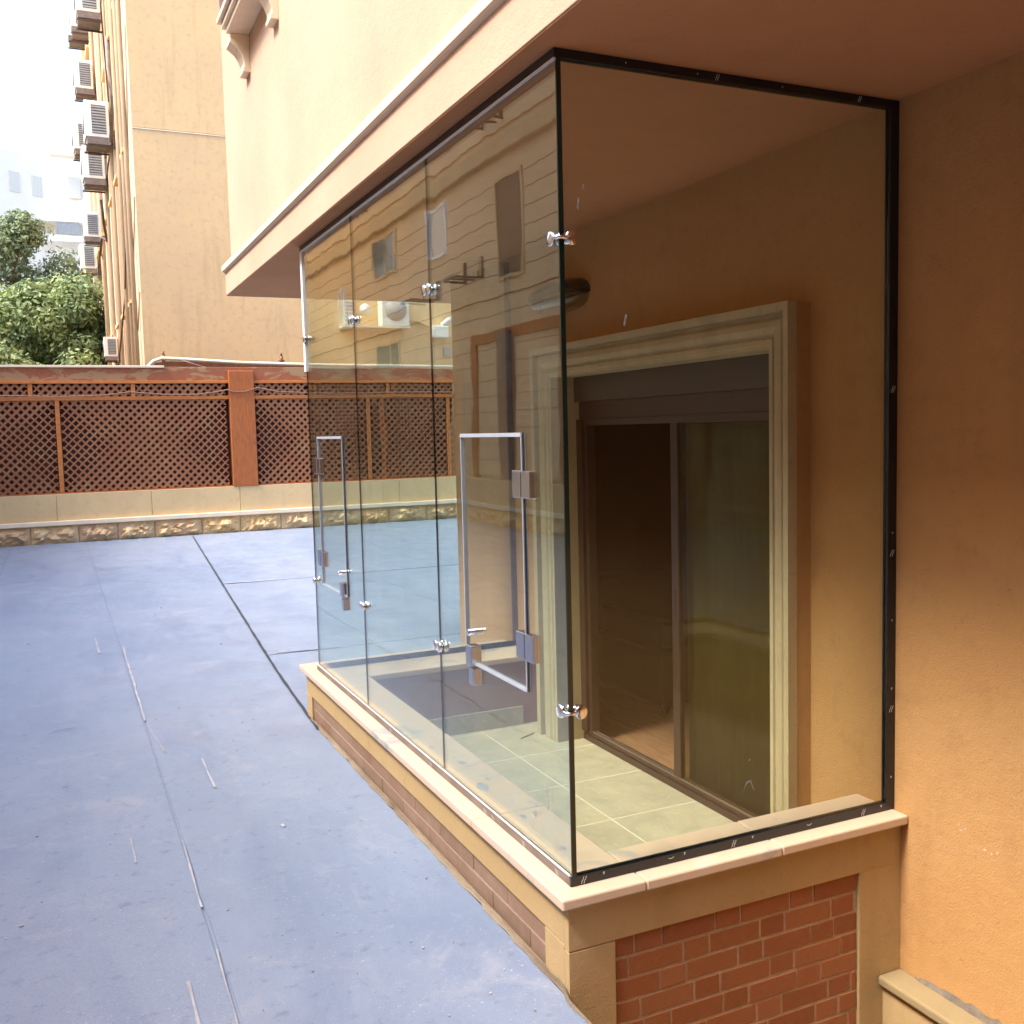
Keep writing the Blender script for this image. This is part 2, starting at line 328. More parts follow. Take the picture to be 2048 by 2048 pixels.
# bits of grit, plaster crumbs and dead leaves on the deck
m = MB()
for i in range(260):
    y = -.6 + 9 * R(0, 1) ** 1.6; x = R(-2.4, -.12) if R(0, 1) < .8 else R(-.6, -.1)
    s = R(.0014, .0045) * (1 + (R(0, 1) < .06) * 1.3); a = R(0, 6.3)
    M_ = Matrix.Translation((x, y, ZG + .006 + s * .3)) @ Euler((R(-.4, .4), R(-.4, .4), a)).to_matrix().to_4x4()
    m.box(-s, s, -s * R(.4, 1), s * R(.4, 1), -s * .4, s * .4, 0, M_)
m.build('grit_crumbs', M['seam'], kind='stuff', label='pale grit and plaster crumbs scattered over the blue deck')
# sunken stairwell beside the low wall
pit = MB().box(-.05, 6, -12, -.05, -2.4, -2.2); pit.box(-.25, -.05, -12, -.062, -2.2, -.3565)
pit.build('stairwell_floor', M['curb'], kind='structure')

# ------------------------------------------------------------------ low wall carrying the glass
def face_quad_wall(m, o0, o1, u0, u1, v0, v1, P): pass
lw = thing('low_wall', 'low cream rendered wall with pink marble coping and red brick panels under the glass', 'low wall', (0, 0, 0))
# core (inner brown face) and rendered frame on the outside, built round the recessed brick panels
YO, XO = -.045, -.04                       # outer planes
core = MB(); core.box(-.012, .20, -.015, L_ + .17, -2.2, -.066); core.box(.20, XW, -.015, .15, -2.2, -.066); core.box(.20, XW, 2.87, L_ + .17, -2.2, -.066)
core.build('wall_core', M['brownwall'], lw)
BX0, BX1, BZ1 = .122, 1.107, -.213
f = MB()
f.box(XO, XW, YO, -.0155, BZ1, -.066)                 # front band above bricks
f.box(XO, BX0, YO, -.0155, -2.2, BZ1 - .003)         # corner pier
f.box(BX1, XW, YO, -.0155, -2.2, BZ1)                 # right pier
f.box(XO, -.0125, -.015, L_ + .17, BZ1 + .013, -.066)        # long side band
f.box(XO, -.0125, -.015, .115, -2.2, BZ1 + .010)             # long side pier
f.box(XO, -.0125, L_ + .05, L_ + .17, -2.2, BZ1 + .010)
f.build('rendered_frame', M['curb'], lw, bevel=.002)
# mortar beds behind bricks
mb = MB(); mb.box(BX0, BX1, -.0318, -.0155, -2.2, BZ1); mb.box(-.0265, -.0125, .115, L_ + .05, -.6, BZ1 + .010)
mb.build('mortar_bed', M['mortar'], lw)
def brick_row(a0, a1, off, stre=.199, hd=.097, j=.005):
    out = []; a = a0 - off; k = 0
    while a < a1:
        ln = stre if k % 2 == 0 else hd
        s, e = max(a, a0), min(a + ln, a1)
        if e - s > .02: out.append((s, e))
        a += ln + j; k += 1
    return out
offs = [.13, .255, .04, .215, .1, .27, .02, .18, .30, .08]
for r_ in range(11):
    zt = BZ1 - .002 - r_ * .0715; zb = zt - .0622
    for s, e in brick_row(BX0 + .003, BX1 - .003, offs[r_ % 10]):
        d = R(-.0010, .0010); zz = R(-.0006, .0006)
        MB().box(s + R(0, .002), e - R(0, .002), -.0345 + d, -.020, zb + zz, zt + zz).build('brick', M['brick'], lw, bevel=.0025)
for r_ in range(3):
    zt = BZ1 + .008 - r_ * .0715; zb = max(zt - .0635, -.42)
    for s, e in brick_row(.118, L_ + .047, offs[r_ + 2], .34, .30, .004):
        d = R(-.001, .001)
        MB().box(-.030 + d, -.018, s, e, zb, zt).build('brick', M['dusty'], lw, bevel=.0025)
# marble coping, slabs butted with thin joints
def slab(b): return box('coping_slab', M['marble'], b, lw, bevel=.006)
slab((-.075, .215, -.08, .62, -.064, -.030)); slab((-.075, .215, .622, 1.62, -.064, -.030)); slab((-.075, .215, 1.622, 2.62, -.0645, -.0305)); slab((-.075, .215, 2.622, L_ + .2, -.064, -.030))
slab((.217, .74, -.08, .165, -.0645, -.0305)); slab((.742, XW - .002, -.08, .165, -.064, -.030)); slab((.217, XW - .002, 2.85, L_ + .2, -.064, -.030))
# rough mortar smears on the inner ledge
m = MB()
for (x, y, s) in [(.10, .55, .015), (.13, .72, .012), (.09, .9, .03), (.14, .97, .012), (.12, 1.2, .02), (.08, 1.45, .015), (.10, .25, .012)]:
    pts = [(x + s * R(.5, 1) * math.cos(a), y + 2 * s * R(.5, 1) * math.sin(a)) for a in (i * math.pi / 5 for i in range(10))]
    m.add([(*p, -.0285) for p in pts], [tuple(range(10))])
m.build('mortar_smear', M['seam'], lw)

# ------------------------------------------------------------------ porch floor inside the enclosure
pf = MB().box(.2, 1.46, .15, 2.87, ZF - .12, ZF - .0012).build('porch_floor', M['grout'], kind='structure')
for i, x0 in enumerate((-.10, .405, .905)):
    for j in range(7):
        y0 = -.2 + j * .502 + .002
        xa, xb, ya, yb = max(x0, .202), min(x0 + .493, 1.44), max(y0, .152), min(y0 + .494, 2.868)
        if xb - xa > .03 and yb - ya > .03: box('floor_tile', M['tile'], (xa, xb, ya, yb, ZF - .006, ZF + R(-.0006, .0006)), pf, bevel=.0015)
for k, (a, b) in enumerate([(.22, .68), (.685, 1.19)]):
    box('skirting_tile', M['tile'], (a, b, 2.856, 2.8695, ZF, ZF + .115), pf, bevel=.002)
box('skirting_tile', M['tile'], (.2005, .213, .152, 2.854, ZF, ZF + .115), pf, bevel=.002)
sc = MB(); 
sc.box(-.06, .06, -.010, .010, 0, .008, 0, Matrix.Translation((1.10, 2.63, ZF + .001)) @ Euler((0, 0, .45)).to_matrix().to_4x4())
sc.build('wood_offcut', M['stone'], label='short grey offcut lying on the porch tiles by the stone door frame', cat='offcut')
sp = MB()
for (x, y, a) in [(.80, .245, .2), (.83, .26, 1.1), (.86, .235, -.4)]:
    sp.box(-.022, .022, -.005, .005, 0, .004, 0, Matrix.Translation((x, y, ZF + .0015)) @ Euler((0, 0, a)).to_matrix().to_4x4())
sp.build('plastic_scrap', M['white'], label='crumpled white plastic scrap on porch tiles behind near coping', cat='scrap')

# ------------------------------------------------------------------ own building
bld = thing('apartment_building', 'peach apartment building with overhanging upper floor and orange porch wall', 'building', (0, 0, 0))
XU = -.06
box('upper_wall', M['peach'], (XU, 9, -14, 5.16, 2.655, 12), bld)
box('fascia', M['peach'], (-.09, 9, -14, 5.28, ZS + .004, 2.60), bld, bevel=.003)
m = MB(); m.prism([(-.088, 2.6005), (-.100, 2.610), (-.112, 2.612), (-.112, 2.650), (-.065, 2.6545), (.2, 2.6545), (.2, 2.6005)], 'y', -14, 5.305)
fixn(m.build('moulding', M['moulding'], bld))
box('soffit', M['soffit'], (-.086, 9, -14, 5.276, ZS, ZS + .0035), bld)
# porch wall with door opening (wall plane x=XW); opening y .55..2.43 z ZF..1.645
OY0, OY1, OZ = .55, 2.43, 1.645
m = MB()
m.box(XW, XW + .16, -14, OY0, -2.2, ZS); m.box(XW, XW + .16, OY1, 4.15, -2.2, ZS); m.box(XW, XW + .16, OY0, OY1, OZ, ZS); m.box(XW, XW + .16, OY0, OY1, -2.2, ZF - .13)
m.box(XW + .16, 9, 4.03, 4.15, -2.2, ZS)
m.build('porch_wall', M['orange'], bld)
# window sill shelf with scrolled brackets on the upper wall
m = MB(); m.box(-.20, XU, 3.40, 4.13, 3.93, 3.965); m.box(-.222, XU, 3.38, 4.17, 3.9655, 3.99); m.box(-.245, XU, 3.36, 4.20, 4.004, 4.035)
shelf = m.build('window_sill', M['cream_white'], bld, bevel=.004)
box('shadow_groove', M['rust'], (-.212, XU, 3.39, 4.17, 3.9905, 4.0035), bld)
prof = [(XU, 3.70), (-.105, 3.70), (-.108, 3.722), (-.097, 3.732), (-.098, 3.76), (-.112, 3.80), (-.135, 3.835), (-.17, 3.862), (-.185, 3.872), (-.182, 3.89), (-.175, 3.929), (XU, 3.929)]
def brk(y0, y1, dz=0):
    fixn(MB().prism([(x, z + dz) for x, z in prof], 'y', y0, y1).build('bracket', M['cream_white'], bld, bevel=.003))
brk(4.10, 4.24); brk(3.22, 3.36, 0)
m = MB(); m.box(XU - .002, XU + .3, 3.46, 4.06, 4.036, 5.3); m.build('window_recess', M['shutter'], bld)
m = MB(); m.box(-.26, XU, 4.75, 5.155, 4.70, 4.72); m.box(-.24, XU, 4.75, 5.155, 4.675, 4.6995); m.box(-.27, XU, 4.75, 5.155, 4.74, 4.77); m.box(-.2, XU, 4.75, 5.155, 4.7205, 4.7395)
m.build('ledge', M['rust'], bld, bevel=.003)
# carved stone door surround
ds = thing('stone_frame', None, None); ds.parent = bld; ds.name = 'door_surround'
XF = 1.195
PRF = [(0, .012), (.09, .012), (.12, .003), (.22, .003), (.25, .014), (.29, .014), (.34, .001), (.48, -.005), (.62, .001), (.72, .022), (.79, .022), (.80, -.010), (1, -.010), (1, .034), (.01, .034)]
wl_, WN, WF = .17, .135, .22        # widths of head, near jamb and far jamb; mitred corners
def surround(name, ends):
    n_ = len(PRF); vs = ends; m = MB(); m.add(vs, [(i, (i + 1) % n_, (i + 1) % n_ + n_, i + n_) for i in range(n_)] + [tuple(range(n_)), tuple(reversed(range(n_, 2 * n_)))])
    return fixn(m.build(name, M['stone'], ds))
surround('stone_jamb', [(XF + d, OY0 - t * WN, ZF) for t, d in PRF] + [(XF + d, OY0 - t * WN, OZ + t * wl_) for t, d in PRF])
surround('stone_jamb', [(XF + d, OY1 + t * WF, ZF) for t, d in PRF] + [(XF + d, OY1 + t * WF, OZ + t * wl_) for t, d in PRF])
surround('stone_lintel', [(XF + d, OY0 - t * WN, OZ + t * wl_) for t, d in PRF] + [(XF + d, OY1 + t * WF, OZ + t * wl_) for t, d in PRF])
rv = MB(); rv.box(XF + .0145, 1.44, OY0 - .002, OY0 + .0008, ZF, OZ); rv.box(XF + .0145, 1.44, OY1 - .0008, OY1 + .002, ZF, OZ); rv.box(XF + .0145, 1.44, OY0 + .001, OY1 - .001, OZ - .0008, OZ + .002); rv.build('stone_reveal', M['stone'], ds)
bk = MB(); ya, yb = OY0 - .132, OY1 + .217
bk.box(XF + .0345, XW - .001, ya, OY0 - .001, ZF, OZ); bk.box(XF + .0345, XW - .001, OY1 + .001, yb, ZF, OZ); bk.box(XF + .0365, XW - .001, ya, yb, OZ + .002, OZ + wl_ - .003)
bk.build('surround_backing', M['orange'], ds)
# sliding door
DX = 1.375
door = bpy.data.objects.new('sliding_door', None); COL.objects.link(door); door.parent = bld; tag(door, 'bronze framed sliding glass door with olive curtain behind its right leaf')
m = MB(); m.box(DX, DX + .065, OY0 + .002, OY1 - .002, ZF, ZF + .035); m.box(DX + .010, DX + .065, OY0 + .002, OY1 - .002, ZF + .0355, ZF + .055); m.build('threshold_track', M['darkframe'], door, bevel=.002)
m = MB(); m.box(DX + .012, DX + .016, OY0 + .01, OY1 - .05, ZF + .0555, ZF + .066); m.box(DX + .036, DX + .040, OY0 + .01, OY1 - .05, ZF + .0555, ZF + .064); m.build('track_rail', M['track_line'], door)
DT = 1.405
m = MB(); m.box(DX - .01, DX + .065, OY1 - .062, OY1 - .002, ZF + .0552, DT); m.box(DX + .01, DX + .06, OY1 - .095, OY1 - .0622, ZF + .0552, DT); m.box(DX, DX + .065, OY0 + .002, OY0 + .03, ZF + .0552, DT); m.box(DX, DX + .065, OY0 + .031, OY1 - .0955, DT - .035, DT); m.build('door_frame', M['darkframe'], door, bevel=.002)
box('shutter_box', M['shutter'], (DX - .02, DX + .065, OY0 + .003, OY1 - .003, 1.505, OZ - .001), door)
box('shutter_slot', M['darkframe'], (DX + .012, DX + .065, OY0 + .003, OY1 - .003, DT + .001, 1.504), door)
m = MB(); m.box(DX + .006, DX + .034, 1.44, 1.50, ZF + .067, DT - .036); m.build('meeting_stile', M['darkframe'], door, bevel=.002)
m = MB(); m.box(DX + .036, DX + .062, 1.502, 1.545, ZF + .067, DT - .036); m.build('meeting_stile', M['darkframe'], door, bevel=.002)
m = MB(); m.box(DX + .004, DX + .0055, 1.465, 1.478, .40, .56); m.build('door_pull', M['black'], door)
box('door_pane', M['door_glass'], (DX + .015, DX + .021, OY0 + .031, 1.4395, ZF + .067, DT - .036), door)
box('door_pane', M['door_glass'], (DX + .046, DX + .052, OY0 + .031, 1.5015, ZF + .067, DT - .036), door)
# olive curtain behind the right leaf, gently folded
m = MB(); vs = []; k = 60
for i in range(k + 1):
    y = .50 + 1.02 * i / k; x = 1.475 + .008 * math.sin(i * .55) + .004 * math.sin(i * 1.7)
    vs += [(x, y, ZF + .02), (x, y, 1.5)]
m.add(vs, [(2 * i, 2 * i + 1, 2 * i + 3, 2 * i + 2) for i in range(k)], 0, True); o = m.build('curtain', M['curtain'], None, label='olive curtain hanging behind the right leaf of the sliding door', cat='curtain')
sd_ = o.modifiers.new('s', 'SOLIDIFY'); sd_.thickness = .004
# dark room behind
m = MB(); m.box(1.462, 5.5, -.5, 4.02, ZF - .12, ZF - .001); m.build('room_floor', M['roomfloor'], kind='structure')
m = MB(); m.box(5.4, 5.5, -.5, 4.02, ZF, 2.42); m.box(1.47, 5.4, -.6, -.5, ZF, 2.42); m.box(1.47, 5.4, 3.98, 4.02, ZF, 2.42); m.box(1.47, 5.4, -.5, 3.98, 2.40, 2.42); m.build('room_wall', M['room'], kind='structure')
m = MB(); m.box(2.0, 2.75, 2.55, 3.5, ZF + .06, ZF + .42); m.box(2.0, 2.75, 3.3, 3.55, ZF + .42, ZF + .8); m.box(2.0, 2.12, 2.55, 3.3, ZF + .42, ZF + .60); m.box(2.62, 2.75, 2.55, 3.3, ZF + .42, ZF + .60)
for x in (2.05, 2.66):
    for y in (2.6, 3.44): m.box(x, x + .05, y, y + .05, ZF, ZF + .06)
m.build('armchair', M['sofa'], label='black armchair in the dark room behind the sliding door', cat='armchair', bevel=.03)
# yellow stick leaning in the recess
MB().tube([(1.33, .605, ZF + .003), (1.365, .565, .12)], .011, 8).build('wooden_stick', M['stick'], label='thin yellow wooden stick leaning in the door recess by the near jamb', cat='stick')

# wall lamp
lamp = thing('wall_lamp', 'bulkhead wall lamp with black hood and clear glass bowl above the stone door surround', 'lamp', (XW, 2.42, 2.09))
def half_oval(ry, rz, rx, z0, z1, n=28, m=8):
    b = MB(); vs = []; 
    for j in range(m + 1):
        t = j / m; z = z0 + (z1 - z0) * t; k = math.sqrt(max(0, 1 - t ** 2.6))
        for i in range(n + 1):
            a = math.pi * i / n; vs.append((-max(.01, rx * k) * math.sin(a) ** .6, ry * (.45 + .55 * k) * math.copysign(abs(math.cos(a)) ** .7, math.cos(a)), z))
    fs = [(j * (n + 1) + i, j * (n + 1) + i + 1, (j + 1) * (n + 1) + i + 1, (j + 1) * (n + 1) + i) for j in range(m) for i in range(n)]
    fs.append(tuple(range(m * (n + 1), (m + 1) * (n + 1)))); b.add(vs, fs, 0, True); return b
half_oval(.30, 0, .145, -.005, .085).build('lamp_hood', M['lamp_black'], lamp)
half_oval(.285, 0, .135, -.009, -.085).build('lamp_glass', M['bowl'], lamp)
box('lamp_gasket', M['lamp_black'], (-.05, 0, -.28, .28, -.008, -.0055), lamp)

# stair coping by the orange wall
st = thing('stair_wall', 'low stair wall with stone coping against the orange wall at lower right', 'stair wall', (1.25, -1, -.6))
def rel(o, t): o.location = -Vector(t.location); return o
rel(box('coping', M['stair_stone_shaded'], (1.19, XW - .002, -2.2, -.047, -.64, -.605), st, bevel=.008), st)
rel(box('stair_wall_face', M['curb'], (1.215, XW - .002, -2.2, -.047, -2.2, -.641), st), st)
m = MB(); vs = []; k = 24
for i in range(k + 1):
    y = -.12 - .62 * i / k; h = max(.002, .03 * math.sin(math.pi * i / k) ** .5 * R(.5, 1)); vs += [(XW - .0025, y, -.604), (XW - .0025, y, -.604 + h), (XW - .012 - h * .2, y, -.604)]
fs = []
for i in range(k): a = 3 * i; fs += [(a, a + 1, a + 4, a + 3), (a + 1, a + 2, a + 5, a + 4)]
m.add(vs, fs); rel(m.build('cement_patch', M['cement'], st), st)

# ------------------------------------------------------------------ glass enclosure
ge = thing('glass_enclosure', 'frameless glass enclosure with chrome clamps standing on the low wall', 'glass enclosure', (0, 0, 0))
G2 = .004
def pane_x(y0, y1, hole=None, z0=.001, z1=H, x=0.0, name='glass_pane'):
    """pane in the plane x; hole=(ya,yb,za,zb). material 0 glass faces, 1 polished edges"""
    m = MB(); xa, xb = x - G2, x + G2
    def rect(a, b, c, d):
        m.add([(xa, a, c), (xa, b, c), (xa, b, d), (xa, a, d)], [(0, 3, 2, 1)], 0); m.add([(xb, a, c), (xb, b, c), (xb, b, d), (xb, a, d)], [(0, 1, 2, 3)], 0)
    def edge(pts, inner=False):
        for i in range(4):
            (a, c), (b, d) = pts[i], pts[(i + 1) % 4]
            m.add([(xa, a, c), (xa, b, d), (xb, b, d), (xb, a, c)], [(0, 1, 2, 3)], 1)
    if hole:
        ya, yb, za, zb = hole; rect(y0, ya, z0, z1); rect(yb, y1, z0, z1); rect(ya, yb, z0, za); rect(ya, yb, zb, z1); edge([(ya, za), (yb, za), (yb, zb), (ya, zb)])
    else: rect(y0, y1, z0, z1)
    edge([(y0, z0), (y1, z0), (y1, z1), (y0, z1)])
    return m.build(name, [M['glass'], M['glass_edge']], ge)
W1 = (.272, .790, .505, 1.345); W2 = (2.430, 2.950, .505, 1.345); P1, P2 = 1.079, 2.140
pane_x(-.005, P1 - .0007, W1); pane_x(P1 + .0007, P2 - .0007); pane_x(P2 + .0007, L_ - .008, W2)
def pane_y(x0, x1, y, mat, z0=.001, z1=H):
    m = MB(); ya, yb = y - G2, y + G2
    m.add([(x0, ya, z0), (x1, ya, z0), (x1, ya, z1), (x0, ya, z1)], [(0, 1, 2, 3)], 0); m.add([(x0, yb, z0), (x1, yb, z0), (x1, yb, z1), (x0, yb, z1)], [(0, 3, 2, 1)], 0)
    P = [(x0, z0), (x1, z0), (x1, z1), (x0, z1)]
    for i in range(4):
        (a, c), (b, d) = P[i], P[(i + 1) % 4]; m.add([(a, ya, c), (b, ya, d), (b, yb, d), (a, yb, c)], [(0, 1, 2, 3)], 1)
    return m.build('glass_pane', [mat, M['glass_edge']], ge)
pane_y(.0065, XW - .034, 0, M['glass_near']); pane_y(.0065, XW - .034, L_, M['glass'])
box('corner_seal', M['glass_edge'], (-.0050, .0105, -.0115, -.0058, .001, H), ge)
box('side_channel', M['bracket_grey'], (XW - .040, XW - .001, L_ - .013, L_ - .0056, .0005, H), ge)
# black channels (bottom, top, side)
box('black_channel', M['plastic_film'], (-.012, XW - .001, -.014, -.0055, -.029, .000), ge); box('black_channel', M['plastic_film'], (.006, XW - .001, .0055, .013, -.029, .000), ge)
box('black_channel', M['plastic_film'], (XW - .040, XW - .001, -.0145, -.0056, .0005, H + .0005), ge); box('black_channel', M['plastic_film'], (XW - .036, XW - .001, .0056, .013, .0005, H), ge)
box('black_channel', M['plastic_film'], (-.012, XW - .001, -.015, -.0055, H + .001, ZS - .001), ge); box('black_channel', M['plastic_film'], (-.0125, -.0055, -.0155, L_ + .01, H + .001, ZS - .001), ge)
box('black_channel', M['plastic_film'], (.006, XW - .001, .0055, .013, H + .001, ZS - .001), ge)
box('black_channel', M['plastic_film'], (.006, XW - .001, L_ - .013, L_ - .0056, -.029, .004), ge)
m = MB(); m.box(-.0115, -.0056, -.0135, L_ + .008, -.0292, -.010); m.box(-.0095, -.0056, -.0135, L_ + .008, -.0098, -.002); m.build('bottom_channel', [M['bracket_grey']], ge, bevel=.001)
box('silicone_bead', M['white'], (-.0090, -.0054, .0, L_, -.0018, .0035), ge)
box('white_lip', M['white'], (-.0128, -.0056, -.012, L_ - .0, H - .006, H + .0008), ge)
m = MB(); m.box(-.012, .004, L_ - .03, L_ + .012, 1.72, H - .007); m.build('edge_protector', M['white'], ge)
# printed marks on the plastic film of the channels
def chevron(P, s):
    out = []
    for dx in (-.35, .35):
        for dy, fl in ((0, 1),):
            out += [[(dx - .55, -.9), (dx - .35, -.9), (dx - .1, -.05), (dx - .3, -.05)], [(dx - .1, .05), (dx + .1, .05), (dx + .35, .9), (dx + .15, .9)], [(dx - .3, -.05), (dx + .1, -.05), (dx + .1, .08), (dx - .3, .08)]]
    return [[(a * s, b * s) for a, b in q] for q in out]
tri = [[(-.5, .6), (.5, .6), (0, -.6)]]
arc = [[(math.cos(t) * .9, -abs(math.sin(t)) * .5), (math.cos(t + .35) * .9, -abs(math.sin(t + .35)) * .5), (math.cos(t + .35) * .65, -abs(math.sin(t + .35)) * .3), (math.cos(t) * .65, -abs(math.sin(t)) * .3)] for t in (k * .35 for k in range(8))]
def mark(shape, s, P):
    m = MB()
    for q in shape: m.add([P(a * s, b * s) for a, b in q], [tuple(range(len(q)))])
    m.build('printed_mark', M['print'], ge)
for x, k in [(.034, 'c'), (.103, 't'), (.348, 'a'), (.40, 't'), (.595, 'c'), (.67, 't'), (.909, 'a'), (1.154, 'c'), (1.236, 't')]:
    mark(chevron(0, 1) if k == 'c' else tri if k == 't' else arc, {'c': .0125, 't': .008, 'a': .012}[k], lambda a, b, x=x, k=k: (x + a, -.0146, -.0145 + b + (.006 if k != 'c' else 0)))
for z, k in [(.654, 't'), (.41, 't'), (.338, 'c'), (.09, 't'), (1.461, 'c'), (.963, 't'), (.893, 'c')]:
    mark(chevron(0, 1) if k == 'c' else tri, {'c': .013, 't': .007}[k], lambda a, b, z=z: (XW - .019 + a, -.0151, z + b))
for x, k in [(.224, 't'), (.477, 't'), (.551, 'c'), (.801, 't'), (1.123, 'c')]:
    mark(chevron(0, 1) if k == 'c' else tri, {'c': .011, 't': .005}[k], lambda a, b, x=x: (x + a, -.0156, H + .013 + b))
for y in (2.84, 2.34, 1.75, 1.21, .645, .575, .32, .08):
    mark(chevron(0, 1), .008, lambda a, b, y=y: (-.0121, y + a * 2, -.018 + b))
for (y, z) in [(-.29, .011), (-.316, .005), (-.393, -.036), (-.418, -.04), (-.44, -.03), (-.30, -.004)]:
    pts = [(y + .007 * R(.4, 1) * math.cos(a), z + .006 * R(.4, 1) * math.sin(a)) for a in (i * math.pi / 3 for i in range(6))]
    MB().prism(pts, 'x', XW - .0012, XW + .001).build('plaster_chip', M['fillet_pale'], bld)
# smears and bits of tape left on the glass
def smear(pts, plane, name='smear'):
    m = MB()
    if plane == 'x': m.add([(-G2 - .0004, a, b) for a, b in pts] , [tuple(range(len(pts)))])
    else: m.add([(a, -G2 - .0004, b) for a, b in pts], [tuple(range(len(pts)))])
    m.build(name, M['smear'], ge)
smear([(.155, .17), (.148, .215), (.138, .245), (.143, .20), (.135, .165), (.146, .15)], 'x')
smear([(.262, .105), (.235, .125), (.215, .122), (.228, .10)], 'x')
smear([(.64, .150), (.655, .172), (.668, .178), (.680, .150), (.686, .142), (.672, .184), (.652, .180)], 'y')
smear([(.660, .252), (.668, .258), (.672, .250), (.664, .246)], 'y')
smear([(.208, 1.66), (.216, 1.69), (.222, 1.688), (.214, 1.655)], 'y')
smear([(.058, 1.99), (.062, 2.02), (.066, 2.018), (.063, 1.985)], 'y')
smear([(.075, 2.045), (.079, 2.06), (.083, 2.058), (.080, 2.043)], 'y')
# hatch windows
def hatch(wn_, hinge_far):
    ya, yb, za, zb = wn_
    h = bpy.data.objects.new('hatch_window', None); COL.objects.link(h); h.parent = ge; tag(h, 'small hinged glass hatch in the %s pane' % ('farthest' if hinge_far else 'nearest'))
    t = .008
    m = MB(); gl_ = (ya + .004, yb - .004, za + .004, zb - .004)
    q = gl_; m.add([(-G2, q[0], q[2]), (-G2, q[1], q[2]), (-G2, q[1], q[3]), (-G2, q[0], q[3])], [(0, 3, 2, 1)], 0); m.add([(G2, q[0], q[2]), (G2, q[1], q[2]), (G2, q[1], q[3]), (G2, q[0], q[3])], [(0, 1, 2, 3)], 0)
    P = [(q[0], q[2]), (q[1], q[2]), (q[1], q[3]), (q[0], q[3])]
    for i in range(4):
        (a, c), (b, d) = P[i], P[(i + 1) % 4]; m.add([(-G2, a, c), (-G2, b, d), (G2, b, d), (G2, a, c)], [(0, 1, 2, 3)], 1)
    m.build('hatch_pane', [M['glass'], M['glass_edge']], h)
    m = MB(); m.box(-.009, .009, ya, yb, zb - t * 1.6, zb); m.box(-.008, .008, ya, ya + t * .5, za, zb - t * 1.6); m.box(-.008, .008, yb - t * .6, yb, za, zb - t * 1.6); m.box(-.009, .009, ya + t * .6, yb - t * .6, za, za + t)
    m.build('hatch_seal', M['trim'], h)
    hy = yb if hinge_far else ya
    for z in (1.18, .655):
        m = MB(); m.box(-.014, .014, hy - .064, hy - .003, z - .044, z + .044, 0); m.box(-.014, .014, hy + .003, hy + .064, z - .044, z + .044, 0); m.box(-.010, .010, hy - .003, hy + .003, z - .04, z + .04, 1)
        m.build('hinge', [M['hinge_face'], M['black']], h, bevel=.003)
        m = MB(); m.tube([(-.002, hy, z - .043), (-.002, hy, z + .043)], .0055, 10); m.build('hinge_pin', M['chrome'], h)
    ly = (ya + .06) if hinge_far else (yb - .06)
    s = -1 if hinge_far else 1
    m = MB(); m.box(-.024, .018, ly - .028, ly + .028, .500, .575, 0); m.build('latch', M['hinge_face'], h, bevel=.004)
    m = MB(); m.box(-.020, .016, ly - .030, ly + .012, .430, .495, 0); m.build('latch_keeper', M['hinge_face'], h, bevel=.004)
    m = MB(); m.tube([(-.032, ly - .02 * s, .628), (.030, ly - .02 * s, .628)], .013, 14); m.build('latch_knob', M['chrome'], h, bevel=.001)
hatch(W1, False); hatch(W2, True)
# chrome double disc clamps
def disc(m, c, ax, r=.0215, t=.010, d=1):
    c = Vector(c); a = Vector(ax); m.tube([c, c + a * .006, c + a * (.006 + t * .7), c + a * (.006 + t)], [r * .55, r, r, r * .86], 20)
def clamp(y, z):
    m = MB()
    for dy in (-.022, .022):
        disc(m, (-G2, y + dy, z), (-1, 0, 0)); disc(m, (G2, y + dy, z), (1, 0, 0))
    m.box(-.0125, -.0052, y - .022, y + .022, z - .006, z + .006); m.build('clamp', M['chrome'], ge)
for z in (1.903, .506):
    clamp(P1, z); clamp(P2, z)
    m = MB(); disc(m, (-G2, .026, z), (-1, 0, 0)); disc(m, (G2, .026, z), (1, 0, 0), .016); disc(m, (.034, -G2, z), (0, -1, 0)); disc(m, (.034, G2, z), (0, 1, 0), .016)
    m.tube([(-.013, .02, z), (-.014, -.004, z), (-.010, -.013, z), (.006, -.014, z), (.03, -.013, z)], .0065, 10); m.build('corner_clamp', M['chrome'], ge)
    m = MB(); disc(m, (-G2, L_ - .03, z), (-1, 0, 0)); disc(m, (.03, L_ - G2, z), (0, -1, 0)); m.tube([(-.013, L_ - .03, z), (.02, L_ - .012, z)], .006, 8); m.build('corner_clamp', M['chrome'], ge)

